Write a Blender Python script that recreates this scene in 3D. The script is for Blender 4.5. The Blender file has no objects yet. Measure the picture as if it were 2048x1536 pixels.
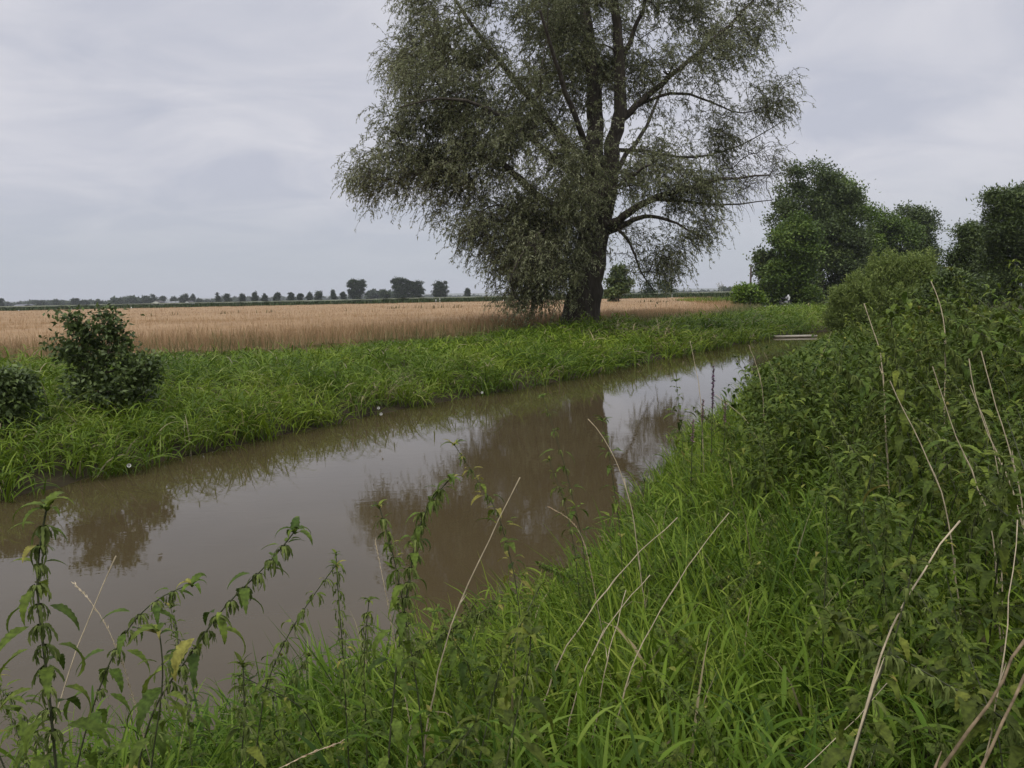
import bpy, math, random
import numpy as np
from mathutils import Matrix, Vector

rng = np.random.default_rng(7)
S = bpy.context.scene
COL = S.collection

# ------------------------------------------------------------------ camera
FPX, CX, CY = 1593.0, 1024.0, 768.0           # focal length and centre in photo pixels
PITCH, ROLL = math.radians(6.36), math.radians(-1.15)
EYE = np.array([0.0, 0.0, 2.3])
cam_d = bpy.data.cameras.new("camera")
cam_d.sensor_width = 36.0
cam_d.lens = FPX / 2048 * 36.0
cam_d.clip_end = 30000
cam_d.clip_start = 0.05
cam = bpy.data.objects.new("camera", cam_d)
COL.objects.link(cam)
RM = Matrix.Rotation(math.radians(90) - PITCH, 4, 'X') @ Matrix.Rotation(ROLL, 4, 'Z')
cam.matrix_world = Matrix.Translation(EYE) @ RM
S.camera = cam
RN = np.array(RM.to_3x3())

# ------------------------------------------------------------------ light
SUN_EL, SUN_AZ = math.radians(52), math.radians(205)   # high, behind thin cloud
w = bpy.data.worlds.new("World"); S.world = w; w.use_nodes = True
nt = w.node_tree; nt.nodes.clear()
def N(t, **k):
    n = nt.nodes.new(t)
    for a, b in k.items(): setattr(n, a, b)
    return n
L = nt.links.new
out = N('ShaderNodeOutputWorld'); bg = N('ShaderNodeBackground')
sky = N('ShaderNodeTexSky', sky_type='NISHITA', sun_disc=False)
sky.sun_elevation = SUN_EL; sky.sun_rotation = SUN_AZ
tc = N('ShaderNodeTexCoord'); sep = N('ShaderNodeSeparateXYZ'); L(tc.outputs['Generated'], sep.inputs[0])
zc = N('ShaderNodeMath', operation='MAXIMUM'); L(sep.outputs['Z'], zc.inputs[0]); zc.inputs[1].default_value = 0.0
za = N('ShaderNodeMath', operation='ADD'); L(zc.outputs[0], za.inputs[0]); za.inputs[1].default_value = 0.2
dx = N('ShaderNodeMath', operation='DIVIDE'); L(sep.outputs['X'], dx.inputs[0]); L(za.outputs[0], dx.inputs[1])
dy = N('ShaderNodeMath', operation='DIVIDE'); L(sep.outputs['Y'], dy.inputs[0]); L(za.outputs[0], dy.inputs[1])
cmb = N('ShaderNodeCombineXYZ'); L(dx.outputs[0], cmb.inputs[0]); L(dy.outputs[0], cmb.inputs[1])
mp = N('ShaderNodeMapping'); mp.inputs['Rotation'].default_value = (0, 0, 0.35); mp.inputs['Scale'].default_value = (0.8, 1.0, 1)
L(cmb.outputs[0], mp.inputs[0])
n1 = N('ShaderNodeTexNoise'); n1.inputs['Scale'].default_value = 2.3; n1.inputs['Detail'].default_value = 7; n1.inputs['Roughness'].default_value = 0.54; n1.inputs['Distortion'].default_value = 0.6
L(mp.outputs[0], n1.inputs[0])
n2 = N('ShaderNodeTexNoise'); n2.inputs['Scale'].default_value = 0.5; n2.inputs['Detail'].default_value = 3
L(mp.outputs[0], n2.inputs[0])
mixn = N('ShaderNodeMath', operation='MULTIPLY_ADD'); L(n2.outputs[0], mixn.inputs[0]); mixn.inputs[1].default_value = 0.7; L(n1.outputs[0], mixn.inputs[2])
ramp = N('ShaderNodeValToRGB')
e = ramp.color_ramp.elements
e[0].position = 0.70; e[0].color = (0.55, 0.57, 0.66, 1)
e[1].position = 0.99; e[1].color = (0.71, 0.71, 0.77, 1)
m_ = e.new(0.83); m_.color = (0.625, 0.635, 0.71, 1)
L(mixn.outputs[0], ramp.inputs[0])
# clear veil toward the horizon
hz = N('ShaderNodeMapRange'); L(zc.outputs[0], hz.inputs[0]); hz.inputs[1].default_value = 0.0; hz.inputs[2].default_value = 0.16
hz.inputs[3].default_value = 1; hz.inputs[4].default_value = 0; hz.interpolation_type = 'SMOOTHSTEP'
mh = N('ShaderNodeMix', data_type='RGBA'); L(hz.outputs[0], mh.inputs[0]); L(ramp.outputs[0], mh.inputs[6]); mh.inputs[7].default_value = (0.50, 0.54, 0.60, 1)
# an overcast sky is brighter overhead than at the horizon
zen = N('ShaderNodeMapRange'); L(zc.outputs[0], zen.inputs[0]); zen.inputs[1].default_value = 0.38; zen.inputs[2].default_value = 1.0
zen.inputs[3].default_value = 1.0; zen.inputs[4].default_value = 2.5
mz = N('ShaderNodeVectorMath', operation='SCALE'); L(mh.outputs[2], mz.inputs[0]); L(zen.outputs[0], mz.inputs[3])
sk = N('ShaderNodeVectorMath', operation='SCALE'); L(sky.outputs[0], sk.inputs[0]); sk.inputs[3].default_value = 0.05
ms = N('ShaderNodeMix', data_type='RGBA'); ms.inputs[0].default_value = 0.93
L(sk.outputs[0], ms.inputs[6]); L(mz.outputs[0], ms.inputs[7])
L(ms.outputs[2], bg.inputs[0]); bg.inputs[1].default_value = 1.0
L(bg.outputs[0], out.inputs[0])

sd = bpy.data.lights.new("sun", 'SUN'); sd.energy = 1.5; sd.angle = math.radians(25); sd.color = (1, 0.95, 0.87)
so = bpy.data.objects.new("sun", sd); COL.objects.link(so)
# sun_rotation is measured clockwise from +Y; direction towards the sun:
sdir = Vector((math.sin(SUN_AZ) * math.cos(SUN_EL), math.cos(SUN_AZ) * math.cos(SUN_EL), math.sin(SUN_EL)))
so.rotation_euler = sdir.to_track_quat('Z', 'Y').to_euler()
S.view_settings.view_transform = 'Standard'; S.view_settings.look = 'None'
S.view_settings.exposure = 0.0; S.view_settings.gamma = 1.0
S.cycles.max_bounces = 6; S.cycles.diffuse_bounces = 3; S.cycles.glossy_bounces = 3
S.cycles.transmission_bounces = 3; S.cycles.volume_bounces = 0; S.cycles.transparent_max_bounces = 4
S.cycles.caustics_reflective = False; S.cycles.caustics_refractive = False

# ------------------------------------------------------------------ geometry of the place
def P(px, py, D):
    """world point seen at photo pixel (px,py) at distance D along +Y"""
    d = RN @ np.array([(px - CX) / FPX, -(py - CY) / FPX, -1.0])
    return EYE + d * (D / d[1])
def mpp(D): return D / FPX

NEAR = np.array([(-9, -14), (-5.2, -4), (-4.2, -1), (-3.5, 0.8), (-2.9, 1.9), (-2.3, 2.85), (-1.62, 3.6), (-0.5, 4.25), (0.4, 5.5), (1.35, 8.0), (2.5, 11.3), (6.0, 19.2), (11.8, 30.5), (17, 37), (27, 43.5), (60, 52)], float)
FAR = np.array([(-22, -14), (-13, -4), (-10.2, 2), (-8.3, 5.5), (-6.2, 8.9), (-5.0, 11.4), (-2.1, 16.5), (1.3, 21.0), (5.2, 27.3), (9.6, 34), (13.6, 40.0), (19, 45.5), (30, 52), (60, 63)], float)
EDGE = np.array([(-80, -14), (-40, 8), (-24, 17.5), (-14.5, 22.8), (-11.5, 24.6), (-7.0, 26.3), (-4.9, 29.0), (0.0, 34.6), (6, 42), (13, 51), (19, 64), (24, 84), (30, 112), (42, 170)], float)

def pl_dist(Pt, poly):
    X = Pt[:, 0]; Y = Pt[:, 1]
    best = np.full(len(X), 1e9)
    for (ax, ay), (bx, by) in zip(poly[:-1], poly[1:]):
        ux, uy = bx - ax, by - ay
        t = np.clip(((X - ax) * ux + (Y - ay) * uy) / (ux * ux + uy * uy), 0, 1)
        best = np.minimum(best, np.hypot(X - ax - t * ux, Y - ay - t * uy))
    return best
def near_d(Pt):      # + on the camera's bank
    s = np.sign(Pt[:, 0] - np.interp(Pt[:, 1], NEAR[:, 1], NEAR[:, 0])); return s * pl_dist(Pt, NEAR)
def far_d(Pt):       # + on the field's bank
    s = np.sign(np.interp(Pt[:, 1], FAR[:, 1], FAR[:, 0]) - Pt[:, 0]); return s * pl_dist(Pt, FAR)
def edge_d(Pt):      # + inside the wheat
    s = np.sign(np.interp(Pt[:, 1], EDGE[:, 1], EDGE[:, 0]) - Pt[:, 0]); return s * pl_dist(Pt, EDGE)
def sst(a, b, x):
    t = np.clip((x - a) / (b - a), 0, 1); return t * t * (3 - 2 * t)
def vnoise(x, y, seed=0):
    """smooth value noise"""
    r = np.random.default_rng(seed).random((64, 64))
    xi = np.floor(x).astype(int); yi = np.floor(y).astype(int); fx = x - xi; fy = y - yi
    fx = fx * fx * (3 - 2 * fx); fy = fy * fy * (3 - 2 * fy)
    g = lambda a, b: r[(a % 64), (b % 64)]
    return (g(xi, yi) * (1 - fx) + g(xi + 1, yi) * fx) * (1 - fy) + (g(xi, yi + 1) * (1 - fx) + g(xi + 1, yi + 1) * fx) * fy
TR = P(1162, 652, 35.6)
def H(Pt):
    dn, df, de = near_d(Pt), far_d(Pt), edge_d(Pt)
    z = np.where((dn < 0) & (df < 0), -0.12 - 0.5 * sst(0, 1.2, np.minimum(-dn, -df)), 0.0)
    zn = 0.30 * sst(-0.05, 1.1, dn) + 0.34 * sst(0.8, 2.8, dn) + 0.2 * sst(2.5, 6, dn) * (1 - sst(5, 10, Pt[:, 1]))
    zf = 0.22 * sst(-0.1, 1.4, df) + 0.34 * sst(0.8, 6.5, df)
    tr = np.hypot(Pt[:, 0] - TR[0], Pt[:, 1] - 35.6)
    zf = zf + 0.15 * np.exp(-(tr / 2.5) ** 2)
    bump = (vnoise(Pt[:, 0] * 0.7, Pt[:, 1] * 0.7, 3) - 0.5) * 0.12
    r = np.hypot(Pt[:, 0], Pt[:, 1])
    z = np.where(dn >= 0, zn + bump * sst(0, 1, dn), np.where(df >= 0, zf + bump * sst(0, 1, df) * (1 - sst(60, 90, r)), z))
    far = sst(60, 110, Pt[:, 1])
    return z * (1 - far) + 0.55 * far
def Hs(x, y): return float(H(np.array([[x, y]], float))[0])

# ------------------------------------------------------------------ mesh helpers
def mesh(name, V, F, mat, parent=None, vary=None, smooth=False):
    """V (n,3); F (m,k) ints, k=3 or 4"""
    V = np.ascontiguousarray(V, dtype=np.float32).reshape(-1, 3)
    F = np.ascontiguousarray(F, dtype=np.int32)
    m = bpy.data.meshes.new(name)
    m.vertices.add(len(V)); m.vertices.foreach_set('co', V.ravel())
    k = F.shape[1]
    m.loops.add(F.size); m.loops.foreach_set('vertex_index', F.ravel())
    m.polygons.add(len(F)); m.polygons.foreach_set('loop_start', np.arange(0, F.size, k, dtype=np.int32))
    m.polygons.foreach_set('loop_total', np.full(len(F), k, dtype=np.int32))
    if smooth: m.polygons.foreach_set('use_smooth', np.ones(len(F), dtype=bool))
    if vary is not None:
        a = m.attributes.new('vary', 'FLOAT', 'POINT'); a.data.foreach_set('value', np.ascontiguousarray(vary, dtype=np.float32).ravel())
    m.update(calc_edges=True)
    m.materials.append(mat)
    o = bpy.data.objects.new(name, m); COL.objects.link(o)
    if parent: o.parent = parent
    return o
def tag(o, label=None, cat=None, group=None, kind=None):
    if label: o['label'] = label
    if cat: o['category'] = cat
    if group: o['group'] = group
    if kind: o['kind'] = kind
    return o
def empty(name, loc, label, cat, group=None):
    o = bpy.data.objects.new(name, None); COL.objects.link(o); o.location = loc; o.empty_display_size = 0.2
    return tag(o, label, cat, group)
def area_pts(n, x0, x1, y0, y1): return np.column_stack([x0 + (x1 - x0) * rng.random(n), y0 + (y1 - y0) * rng.random(n)])
class MB:
    """collects vertex/face blocks of one face size into one mesh"""
    def __init__(s): s.V = []; s.F = []; s.A = []; s.n = 0
    def add(s, V, F, a=None):
        V = np.asarray(V, float).reshape(-1, 3); s.V.append(V); s.F.append(np.asarray(F, int) + s.n); s.n += len(V)
        s.A.append(np.full(len(V), 0.5) if a is None else np.broadcast_to(np.asarray(a, float).ravel(), (len(V),)))
    def box(s, c, d, rz=0, a=None):
        x, y, z = np.array(d) / 2
        v = np.array([(-x, -y, -z), (x, -y, -z), (x, y, -z), (-x, y, -z), (-x, -y, z), (x, -y, z), (x, y, z), (-x, y, z)])
        R = np.array([[math.cos(rz), -math.sin(rz), 0], [math.sin(rz), math.cos(rz), 0], [0, 0, 1]])
        s.add(v @ R.T + np.array(c), [(0, 3, 2, 1), (4, 5, 6, 7), (0, 1, 5, 4), (1, 2, 6, 5), (2, 3, 7, 6), (3, 0, 4, 7)], a)
    def tube(s, pts, rad, sides=8, a=None, noise=0.0):
        pts = np.asarray(pts, float); rad = np.broadcast_to(np.asarray(rad, float), (len(pts),))
        t = np.gradient(pts, axis=0); t /= np.linalg.norm(t, axis=1)[:, None] + 1e-9
        up = np.array([0.31, 0.95, 0.05]) if abs(t[0][2]) > 0.5 else np.array([0.05, 0.1, 0.99])
        u = np.cross(t, up); u /= np.linalg.norm(u, axis=1)[:, None] + 1e-9
        v = np.cross(t, u)
        an = np.linspace(0, 2 * math.pi, sides, endpoint=False)
        rr = rad[:, None] * (1 + noise * (rng.random((1, sides)) - 0.5) * 2 + noise * (rng.random((len(pts), sides)) - 0.5))
        ring = pts[:, None, :] + rr[..., None] * (np.cos(an)[None, :, None] * u[:, None, :] + np.sin(an)[None, :, None] * v[:, None, :])
        n = len(pts); f = []
        for i in range(n - 1):
            for j in range(sides):
                k = (j + 1) % sides
                f.append((i * sides + j, i * sides + k, (i + 1) * sides + k, (i + 1) * sides + j))
        s.add(ring, f, a)
        c = pts[-1] + t[-1] * rad[-1] * 0.4                        # close the end
        s.add(np.vstack([ring[-1], c[None]]), [(j, (j + 1) % sides, sides, sides) for j in range(sides)], a)
    def build(s, name, mat, parent=None, smooth=False):
        F = np.concatenate(s.F)
        V = np.concatenate(s.V); A = np.concatenate(s.A)
        deg = (F[:, 2] == F[:, 3]) if F.shape[1] == 4 else np.zeros(len(F), bool)
        o = bpy.data.meshes.new(name)
        sizes = np.where(deg, 3, 4).astype(np.int32)
        keep = np.ones(F.shape, bool); keep[deg, 3] = False
        idx = F[keep].astype(np.int32)
        o.vertices.add(len(V)); o.vertices.foreach_set('co', V.astype(np.float32).ravel())
        o.loops.add(len(idx)); o.loops.foreach_set('vertex_index', idx)
        st = np.concatenate([[0], np.cumsum(sizes)[:-1]]).astype(np.int32)
        o.polygons.add(len(F)); o.polygons.foreach_set('loop_start', st); o.polygons.foreach_set('loop_total', sizes)
        if smooth: o.polygons.foreach_set('use_smooth', np.ones(len(F), bool))
        at = o.attributes.new('vary', 'FLOAT', 'POINT'); at.data.foreach_set('value', A.astype(np.float32))
        o.update(calc_edges=True); o.materials.append(mat)
        ob = bpy.data.objects.new(name, o); COL.objects.link(ob)
        if parent: ob.parent = parent
        return ob

def edges_to_frustums(A, B, ra, rb, sides=5):
    """independent tapered prisms for many edges at once"""
    t = B - A; t = t / (np.linalg.norm(t, axis=1)[:, None] + 1e-9)
    up = np.where(np.abs(t[:, 2:3]) > 0.8, np.array([[1.0, 0.2, 0]]), np.array([[0, 0.1, 1.0]]))
    u = np.cross(t, up); u /= np.linalg.norm(u, axis=1)[:, None] + 1e-9
    v = np.cross(t, u)
    an = np.linspace(0, 2 * math.pi, sides, endpoint=False)
    c = np.cos(an)[None, :, None]; s_ = np.sin(an)[None, :, None]
    r0 = A[:, None, :] + ra[:, None, None] * (c * u[:, None] + s_ * v[:, None])
    r1 = B[:, None, :] + rb[:, None, None] * (c * u[:, None] + s_ * v[:, None])
    V = np.concatenate([r0, r1], 1).reshape(-1, 3)
    j = np.arange(sides); k = (j + 1) % sides
    f = np.stack([j, k, k + sides, j + sides], 1)
    F = (np.arange(len(A)) * 2 * sides)[:, None, None] + f[None]
    return V, F.reshape(-1, 4)

def ribbons(base, az, Ln, W, el0, bend, rows=6, prof='grass', fold=0.0, power=1.3, twist=None, vary=None):
    """many curved leaf blades: each leaves base at elevation el0 (rad from horizontal), heading az, and bends down by 'bend' rad.
    fold 0: two vertices a row; else three (a keel). Returns V, F, vary"""
    n = len(base); t = np.linspace(0, 1, rows + 1)
    el = el0[:, None] - bend[:, None] * (t[None, :] ** power)
    dxy = np.cos(el); dz = np.sin(el)
    st = Ln[:, None] / rows
    mid = 0.5 * (dxy[:, 1:] + dxy[:, :-1]); mz_ = 0.5 * (dz[:, 1:] + dz[:, :-1])
    h = np.concatenate([np.zeros((n, 1)), np.cumsum(mid * st, 1)], 1)
    z = np.concatenate([np.zeros((n, 1)), np.cumsum(mz_ * st, 1)], 1)
    ca, sa = np.cos(az)[:, None], np.sin(az)[:, None]
    c = np.stack([base[:, 0:1] + ca * h, base[:, 1:2] + sa * h, base[:, 2:3] + z], 2)
    side = np.stack([-sa + 0 * h, ca + 0 * h, 0 * h], 2)
    nrm = np.stack([-ca * dz, -sa * dz, dxy], 2)
    if twist is not None:
        tw = twist[:, None, None] * t[None, :, None]
        side = side * np.cos(tw) + nrm * np.sin(tw); nrm = np.cross(np.stack([ca * dxy, sa * dxy, dz], 2), side)
    if prof == 'grass':
        p = np.minimum(1, (t * 5 + 0.35)) * (1 - t ** 2.2); p[-1] = 0.03
    elif prof == 'oval':
        p = np.sin(math.pi * np.clip(t, 0.02, 0.98) ** 0.8)
    elif prof == 'nettle':
        p = np.clip(np.minimum(1, t * 4.2 + 0.05) * (1 - t) ** 0.75 * 1.25, 0.0, 1.0); p = p * np.where(np.arange(rows + 1) % 2 == 1, 1.12, 0.86); p[-1] = 0.02; p[0] = 0.06
    elif prof == 'ear':
        p = np.where(t > 0.86, 1.0, 0.42); p[-1] = 0.3
    elif prof == 'bead':
        p = np.where(np.arange(rows + 1) % 2 == 1, 1.0, 0.55); p[-1] = 0.3
    elif prof == 'lance':
        p = np.sin(math.pi * np.clip(t, 0.03, 0.985)) ** 0.8
    hw = (W[:, None] / 2 * p[None, :])[..., None]
    a = rng.random(n) if vary is None else vary
    if fold == 0.0:
        V = np.stack([c - side * hw, c + side * hw], 2).reshape(-1, 3)
        r = np.arange(rows) * 2
        f = np.stack([r, r + 1, r + 3, r + 2], 1)
        F = (np.arange(n) * 2 * (rows + 1))[:, None, None] + f[None]
        return V, F.reshape(-1, 4), np.repeat(a, 2 * (rows + 1))
    e_ = nrm * hw * fold
    V = np.stack([c - side * hw + e_, c, c + side * hw + e_], 2).reshape(-1, 3)
    r = np.arange(rows) * 3
    f = np.concatenate([np.stack([r, r + 1, r + 4, r + 3], 1), np.stack([r + 1, r + 2, r + 5, r + 4], 1)])
    F = (np.arange(n) * 3 * (rows + 1))[:, None, None] + f[None]
    return V, F.reshape(-1, 4), np.repeat(a, 3 * (rows + 1))

def leaf_quads(c, d, nrm, Ln, W, vary=None, kite=0.42):
    """many kite-shaped leaves: centre-base c, direction d, normal nrm"""
    d = d / (np.linalg.norm(d, axis=1)[:, None] + 1e-9)
    s_ = np.cross(d, nrm); s_ /= np.linalg.norm(s_, axis=1)[:, None] + 1e-9
    up = np.cross(s_, d)
    Ln = Ln[:, None]; W = W[:, None]
    V = np.stack([c, c + d * Ln * kite + s_ * W / 2 + up * W * 0.12, c + d * Ln, c + d * Ln * kite - s_ * W / 2 + up * W * 0.12], 1).reshape(-1, 3)
    F = np.arange(len(c) * 4).reshape(-1, 4)
    a = rng.random(len(c)) if vary is None else vary
    return V, F, np.repeat(a, 4)

# ------------------------------------------------------------------ materials
MATS = {}
def mat_new(name):
    m = bpy.data.materials.new(name); m.use_nodes = True; n = m.node_tree; n.nodes.clear(); return m, n
def srgb(r, g, b):
    f = lambda c: (c / 255 / 12.92) if c / 255 <= 0.04045 else ((c / 255 + 0.055) / 1.055) ** 2.4
    return (f(r), f(g), f(b), 1)
def leaf_mat(name, cols, trans=0.25, rough=0.5, spec=0.3, objvar=0.0, patch=None, pscale=0.5, mott=None):
    """colours run along the 'vary' attribute: list of (pos, rgb)"""
    m, n = mat_new(name); l = n.links.new
    o = n.nodes.new('ShaderNodeOutputMaterial')
    at = n.nodes.new('ShaderNodeAttribute'); at.attribute_name = 'vary'
    r = n.nodes.new('ShaderNodeValToRGB'); el = r.color_ramp.elements
    while len(el) < len(cols): el.new(0.5)
    for e_, (p, c) in zip(el, cols): e_.position = p; e_.color = (*c, 1)
    l(at.outputs['Fac'], r.inputs[0])
    colour = r.outputs[0]
    if patch is not None:          # broad natural patches of another growth colour
        tc_ = n.nodes.new('ShaderNodeTexCoord'); no = n.nodes.new('ShaderNodeTexNoise'); no.inputs['Scale'].default_value = pscale; no.inputs['Detail'].default_value = 3
        l(tc_.outputs['Object'], no.inputs[0])
        mr = n.nodes.new('ShaderNodeMapRange'); mr.inputs[1].default_value = 0.42; mr.inputs[2].default_value = 0.68; l(no.outputs[0], mr.inputs[0])
        mx = n.nodes.new('ShaderNodeMix'); mx.data_type = 'RGBA'; mx.blend_type = 'MULTIPLY'; l(mr.outputs[0], mx.inputs[0]); l(colour, mx.inputs[6]); mx.inputs[7].default_value = (*patch, 1)
        colour = mx.outputs[2]
    if mott:                       # fine veining and blotches of the leaf itself
        tc2 = n.nodes.new('ShaderNodeTexCoord'); no2 = n.nodes.new('ShaderNodeTexNoise'); no2.inputs['Scale'].default_value = mott[0]; no2.inputs['Detail'].default_value = 3
        l(tc2.outputs['Object'], no2.inputs[0]); mr2 = n.nodes.new('ShaderNodeMapRange'); mr2.inputs[1].default_value = 0.3; mr2.inputs[2].default_value = 0.7; mr2.inputs[3].default_value = 1 - mott[1]; mr2.inputs[4].default_value = 1 + mott[1]
        l(no2.outputs[0], mr2.inputs[0]); vm = n.nodes.new('ShaderNodeVectorMath'); vm.operation = 'SCALE'; l(colour, vm.inputs[0]); l(mr2.outputs[0], vm.inputs[3]); colour = vm.outputs[0]
    if objvar:
        oi = n.nodes.new('ShaderNodeObjectInfo'); hs = n.nodes.new('ShaderNodeHueSaturation')
        a = n.nodes.new('ShaderNodeMapRange'); a.inputs[3].default_value = 1 - objvar; a.inputs[4].default_value = 1 + objvar
        b = n.nodes.new('ShaderNodeMapRange'); b.inputs[3].default_value = 0.485; b.inputs[4].default_value = 0.515
        l(oi.outputs['Random'], a.inputs[0]); l(oi.outputs['Random'], b.inputs[0]); l(a.outputs[0], hs.inputs['Value']); l(b.outputs[0], hs.inputs['Hue']); l(colour, hs.inputs['Color'])
        colour = hs.outputs[0]
    b_ = n.nodes.new('ShaderNodeBsdfPrincipled'); b_.inputs['Roughness'].default_value = rough; b_.inputs['Specular IOR Level'].default_value = spec
    l(colour, b_.inputs['Base Color'])
    t = n.nodes.new('ShaderNodeBsdfTranslucent'); l(colour, t.inputs[0])
    mix = n.nodes.new('ShaderNodeMixShader'); mix.inputs[0].default_value = trans
    l(b_.outputs[0], mix.inputs[1]); l(t.outputs[0], mix.inputs[2]); l(mix.outputs[0], o.inputs[0])
    return m
def noise_mat(name, c0, c1, scale=5, rough=0.85, bump=0.0, detail=6, stretch=(1, 1, 1), coord='Object', spec=0.2, bdist=0.02):
    m, n = mat_new(name); l = n.links.new
    o = n.nodes.new('ShaderNodeOutputMaterial'); b = n.nodes.new('ShaderNodeBsdfPrincipled')
    tc_ = n.nodes.new('ShaderNodeTexCoord'); mp_ = n.nodes.new('ShaderNodeMapping'); mp_.inputs['Scale'].default_value = stretch
    no = n.nodes.new('ShaderNodeTexNoise'); no.inputs['Scale'].default_value = scale; no.inputs['Detail'].default_value = detail
    r = n.nodes.new('ShaderNodeValToRGB'); r.color_ramp.elements[0].position = 0.3; r.color_ramp.elements[1].position = 0.7
    r.color_ramp.elements[0].color = (*c0, 1); r.color_ramp.elements[1].color = (*c1, 1)
    l(tc_.outputs[coord], mp_.inputs[0]); l(mp_.outputs[0], no.inputs[0]); l(no.outputs[0], r.inputs[0]); l(r.outputs[0], b.inputs['Base Color'])
    b.inputs['Roughness'].default_value = rough; b.inputs['Specular IOR Level'].default_value = spec
    if bump:
        bp = n.nodes.new('ShaderNodeBump'); bp.inputs['Strength'].default_value = bump; bp.inputs['Distance'].default_value = bdist
        l(no.outputs[0], bp.inputs['Height']); l(bp.outputs[0], b.inputs['Normal'])
    l(b.outputs[0], o.inputs[0])
    return m

M_GRASS = leaf_mat('bank_grass', [(0, (0.075, 0.128, 0.011)), (0.5, (0.175, 0.252, 0.017)), (0.90, (0.27, 0.33, 0.045)), (0.965, (0.36, 0.29, 0.16))], 0.35, 0.5, 0.18, patch=(0.62, 0.72, 0.9), pscale=0.35)
M_GRASS2 = leaf_mat('near_grass', [(0, (0.052, 0.092, 0.011)), (0.5, (0.135, 0.208, 0.017)), (0.93, (0.25, 0.31, 0.045)), (0.975, (0.32, 0.26, 0.14))], 0.3, 0.55, 0.13, patch=(0.66, 0.78, 0.85), pscale=0.8)
M_NETTLE = leaf_mat('nettle_leaf', [(0, (0.045, 0.072, 0.012)), (0.6, (0.10, 0.138, 0.020)), (0.93, (0.165, 0.20, 0.03)), (0.98, (0.22, 0.20, 0.045))], 0.28, 0.6, 0.14, objvar=0.22, mott=(95, .42))
M_NSTEM = leaf_mat('nettle_stem', [(0, (0.05, 0.045, 0.03)), (1, (0.07, 0.09, 0.03))], 0.0, 0.6, 0.3)
M_CATKIN = leaf_mat('nettle_catkin', [(0, (0.08, 0.11, 0.026)), (1, (0.19, 0.23, 0.065))], 0.25, 0.7, 0.1)
M_WHEAT = leaf_mat('wheat_stalk', [(0, (0.25, 0.16, 0.08)), (0.5, (0.37, 0.245, 0.13)), (0.93, (0.47, 0.33, 0.19)), (0.97, (0.14, 0.17, 0.05))], 0.15, 0.7, 0.15)
M_DRY = leaf_mat('dry_stalk', [(0, (0.33, 0.27, 0.165)), (1, (0.50, 0.42, 0.29))], 0.05, 0.6, 0.2, mott=(40, .25))
M_DRYB = leaf_mat('dry_stalk_brown', [(0, (0.13, 0.095, 0.055)), (1, (0.22, 0.165, 0.10))], 0.05, 0.7, 0.1, mott=(45, .45))
M_WILLOW = leaf_mat('willow_leaf', [(0, (0.11, 0.125, 0.052)), (0.6, (0.215, 0.232, 0.105)), (1, (0.34, 0.355, 0.21))], 0.42, 0.5, 0.35)
M_BARK = noise_mat('bark', (0.035, 0.029, 0.022), (0.095, 0.080, 0.062), 9, 0.9, 1.0, 8, (1, 1, 0.16), bdist=0.06)
M_TWIG = noise_mat('twig_bark', (0.05, 0.04, 0.028), (0.10, 0.08, 0.055), 20, 0.85)
M_ASHD = leaf_mat('dark_leaf', [(0, (0.042, 0.064, 0.018)), (0.7, (0.09, 0.128, 0.034)), (1, (0.145, 0.19, 0.055))], 0.2, 0.5, 0.3)
M_ASHM = leaf_mat('green_leaf', [(0, (0.055, 0.095, 0.016)), (0.7, (0.10, 0.16, 0.024)), (1, (0.15, 0.21, 0.035))], 0.22, 0.5, 0.3)
M_ASHL = leaf_mat('bright_leaf', [(0, (0.08, 0.14, 0.015)), (0.7, (0.13, 0.21, 0.02)), (1, (0.18, 0.25, 0.035))], 0.25, 0.5, 0.3)
M_OLIVE = leaf_mat('sallow_leaf', [(0, (0.11, 0.152, 0.034)), (0.6, (0.195, 0.255, 0.06)), (1, (0.30, 0.35, 0.10))], 0.35, 0.55, 0.3)
M_FARTREE = leaf_mat('far_leaf', [(0, (0.025, 0.040, 0.018)), (0.7, (0.045, 0.068, 0.026)), (1, (0.07, 0.09, 0.036))], 0.15, 0.6, 0.2)
M_MAIZE = leaf_mat('maize_leaf', [(0, (0.04, 0.07, 0.018)), (0.7, (0.07, 0.11, 0.026)), (0.95, (0.16, 0.17, 0.08))], 0.2, 0.55, 0.3)
M_WHITE = noise_mat('white_paint', (0.68, 0.68, 0.66), (0.8, 0.8, 0.78), 3, 0.5)
M_PETAL = noise_mat('petal', (0.42, 0.42, 0.38), (0.6, 0.6, 0.55), 30, 0.7)
M_BLACK = noise_mat('black_rubber', (0.015, 0.015, 0.015), (0.03, 0.03, 0.03), 8, 0.7)
M_METAL = noise_mat('dull_metal', (0.12, 0.12, 0.12), (0.22, 0.22, 0.22), 8, 0.4)
M_ROOF = noise_mat('grey_roof', (0.14, 0.14, 0.15), (0.22, 0.22, 0.23), 2, 0.7)
M_ROOFD = noise_mat('dark_roof', (0.05, 0.045, 0.045), (0.09, 0.08, 0.075), 2, 0.7)
M_RENDER = noise_mat('pale_render', (0.62, 0.60, 0.52), (0.72, 0.70, 0.62), 1, 0.8)
M_CONC = noise_mat('weathered_concrete', (0.32, 0.31, 0.28), (0.48, 0.47, 0.43), 6, 0.9, 0.3)
M_WOOD = noise_mat('grey_plank', (0.36, 0.32, 0.25), (0.52, 0.48, 0.40), 4, 0.8, 0.3, 6, (0.4, 6, 6))
M_POLE = noise_mat('pole_wood', (0.07, 0.06, 0.05), (0.12, 0.10, 0.085), 6, 0.9, 0, 6, (1, 1, .1))

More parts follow.
